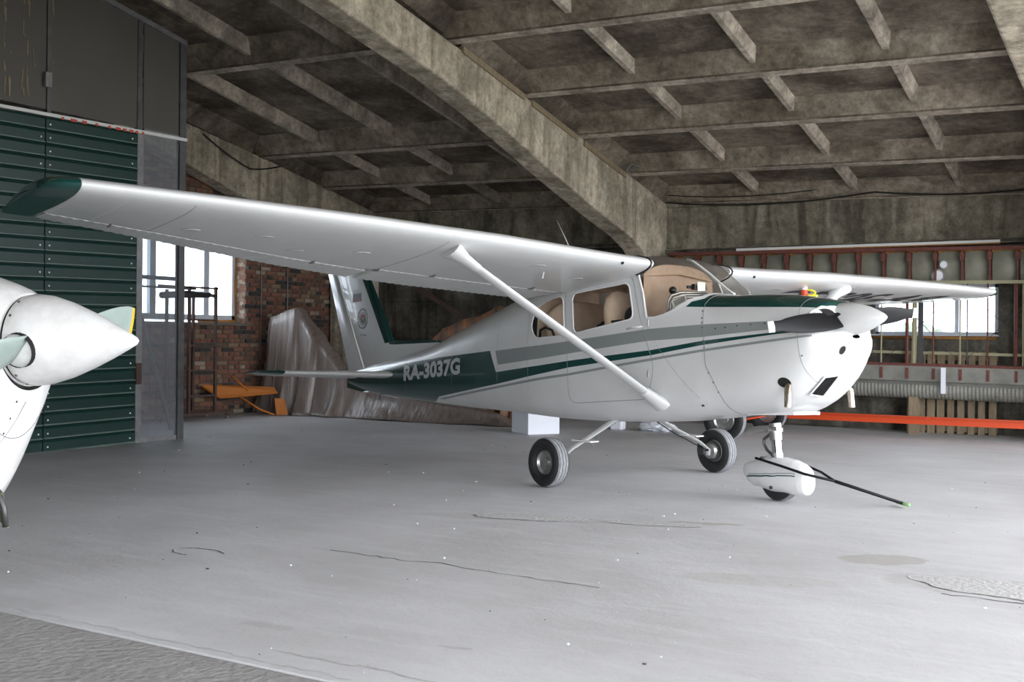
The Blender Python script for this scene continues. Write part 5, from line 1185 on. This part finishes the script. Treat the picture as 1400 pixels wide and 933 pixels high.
# ================================================================ ORANGE TRAILER with two wheels
tr = empty('trailer', (-1.0, 6.2, 0), 'low bright orange trailer frame with two wheels behind the aircraft nose', 'trailer')
mk('long_beam', MB().box((-2.35, 6.86, .205), (3.3, 6.94, .30)).box((-2.35, 6.80, .300), (3.3, 6.94, .312)), M['orange'], tr)
mk('upright_bracket', MB().box((-2.0, 6.84, .31), (-1.55, 6.93, .385)), M['orange'], tr)
mk('cross_beam', MB().box((-2.30, 4.95, .22), (-2.22, 6.86, .29)), M['orange'], tr); mk('end_leg', MB().box((3.2, 6.86, 0), (3.3, 6.94, .21)), M['orange'], tr)
mk('axle_tube', MB().tube([(-2.14, 4.85, .285), (-2.18, 6.75, .285)], .03, 10), M['steel'], tr)
wheel(tr, Vector((-2.14, 4.85, .285)), (0, 1, 0), .285, .16); wheel(tr, Vector((-2.18, 6.72, .285)), (0, 1, 0), .285, .16)

# ================================================================ BARE BIPLANE WING hung along the back wall
SY = 7.85
sk = empty('wing_skeleton', (-.5, SY, .5), 'long bare metal wing skeleton with red ribs standing along the back wall', 'aircraft part')
Z = lambda z, x: z - .012 * (x + .5)
def rail(name, x0, x1, y0, y1, z0, z1, m, par=sk): return mk(name, MB().prism([(x0, y0, Z(z0, x0)), (x1, y0, Z(z0, x1)), (x1, y0, Z(z1, x1)), (x0, y0, Z(z1, x0))], (0, y1 - y0, 0)), m, par)
rail('top_rail', -4.2, 3.0, SY - .06, SY, 2.66, 2.71, M['redox']); rail('top_rail', -4.2, 3.0, SY + .10, SY + .14, 2.64, 2.70, M['foam'])
rail('middle_rail', -4.2, 3.0, SY - .05, SY + .02, 2.18, 2.225, M['tanrod'])
rail('lower_rail', -4.2, 3.0, SY - .07, SY + .03, .985, 1.025, M['redox'])
rail('longeron', -4.2, 3.0, SY + .03, SY + .05, 1.16, 1.20, M['tanrod'])
px_ = .365; x = -4.1; xs_ = []
while x < 3.0: xs_.append(x); x += px_
for i, x in enumerate(xs_):
    def bay(u, v, x=x): a = v * pi; return (x + .02 + (px_ - .04) * u, SY + .12 - .05 * sin(a) - .03 * sin(u * pi), Z(2.22 + .43 * v, x))
    mk('skin_panel', MB().grid(bay, 5, 6), M['prim'], sk, smooth=True, recalc=False)
    mk('rib', MB().prism([(x - .008, SY - .04, Z(2.22, x)), (x - .008, SY - .055, Z(2.66, x)), (x - .008, SY + .12, Z(2.66, x)), (x - .008, SY + .07, Z(2.44, x)), (x - .008, SY + .12, Z(2.22, x))], (.016, 0, 0)).box((x - .03, SY - .055, Z(2.52, x)), (x + .03, SY - .035, Z(2.62, x))), M['redox'], sk)
    k = 1 if i % 4 != 2 else 2
    mk('rib_rod', MB().tube([(x - .02, SY - .02, Z(2.20, x)), (x - .02, SY - .02, Z(1.02, x))], .013 * k, 6), M['redox'] if i % 3 else M['tanrod'], sk)
    if i % 2 == 0: mk('rib_rod', MB().tube([(x + .07, SY - .02, Z(2.20, x)), (x + .075, SY - .02, Z(1.02, x))], .011, 6), M['tanrod'] if i % 4 else M['steel'], sk)
    mk('rib_stub', MB().box((x - .02, SY - .095, Z(.80, x)), (x + .02, SY - .088, Z(.96, x))), M['redox'], sk)
for i in range(0, len(xs_) - 4, 3):
    a, b = xs_[i], xs_[i + 3]; mk('brace_wire', MB().tube([(a, SY, Z(2.18, a)), (b, SY, Z(1.03, b))], .004, 5), M['steel'], sk); mk('brace_wire', MB().tube([(b, SY - .01, Z(2.18, b)), (a, SY - .01, Z(1.03, a))], .004, 5), M['steel'], sk)
for x in (.35 - .72, -1.65): mk('box_spar_post', MB().box((x - .03, SY - .02, Z(1.02, x)), (x + .03, SY + .03, Z(2.2, x))), M['tanrod'], sk); mk('box_spar_post', MB().box((x + .05, SY - .0, Z(1.02, x)), (x + .12, SY + .05, Z(2.2, x))), M['steel'], sk)
rail('front_web', -4.2, 3.0, SY - .085, SY + .02, .77, .985, M['skin'])
nz_ = 280
def nose(u, v):
    x = -4.2 + 7.2 * u; a = pi * (1.15 * v - .5 + .35); rr = .135 + (.007 if int(u * nz_ + .5) % 2 else 0)
    return (x, SY - .02 - rr * cos(a) * .9, Z(.655, x) + rr * sin(a) * -1.0 + .0)
ns = MB().grid(nose, nz_, 14); mk('leading_edge_skin', ns, M['skin'], sk, recalc=False)
mk('leading_edge_back', MB().prism([(-4.2, SY - .02, Z(.53, -4.2)), (3.0, SY - .02, Z(.53, 3)), (3.0, SY + .0, Z(.78, 3)), (-4.2, SY + .0, Z(.78, -4.2))], (0, .03, 0)), M['skin'], sk)
for x in (-.36, -3.4, 2.4): mk('support_block', MB().box((x - .06, SY - .10, 0), (x + .06, SY + .12, .54)), M['wood'], sk)
mk('paper_strip', MB().box((.035, SY - .19, .60), (.10, SY - .175, .97), M4=None), M['foambox'], sk)
for x, z, r_ in ((.02, 2.46, .05), (-.06, 2.30, .075)): mk('hole_rim', MB().lathe([(0, r_ * 1.25), (.01, r_ * 1.25), (.01, r_), (0, r_)], (x, SY + .04, Z(z, x)), (0, -1, 0), 20), M['alu'], sk); mk('bright_hole_disc', MB().lathe([(0, r_), (.002, 0)], (x, SY + .035, Z(z, x)), (0, -1, 0), 20), M['foambox'], sk)  # white disc paints the brightness showing through each lightening hole
mk('wooden_batten', MB().box((-3.15, 8.01, 2.76), (.75, 8.045, 2.80)).box((-3.15, 8.01, 2.742), (.75, 8.045, 2.76), 1), [M['paper'], M['foam']], label='long white batten resting along the top of the wing skeleton', cat='batten')
# pallets
def pallet(x0, y, z0, wd, h, n, label):
    p = empty('pallet', (x0 + wd / 2, y, z0), label, 'pallet', 'pallets leaning on the back wall')
    for k in range(n):
        x = x0 + (wd - .11) * k / (n - 1); mk('board', MB().box((x, y + (.0 if k % 2 else .02), z0), (x + random.uniform(.09, .12), y + .025 + (.0 if k % 2 else .02), z0 + h)), M['wood'], p, bevel=.004)
    for z in (z0 + .03, z0 + h / 2, z0 + h - .13): mk('stringer', MB().box((x0, y + .05, z), (x0 + wd, y + .12, z + .09)), M['wood'], p)
    return p
pallet(-.52, 8.10, 0, 1.24, 1.2, 9, 'weathered wooden pallet standing upright behind the orange trailer beam')
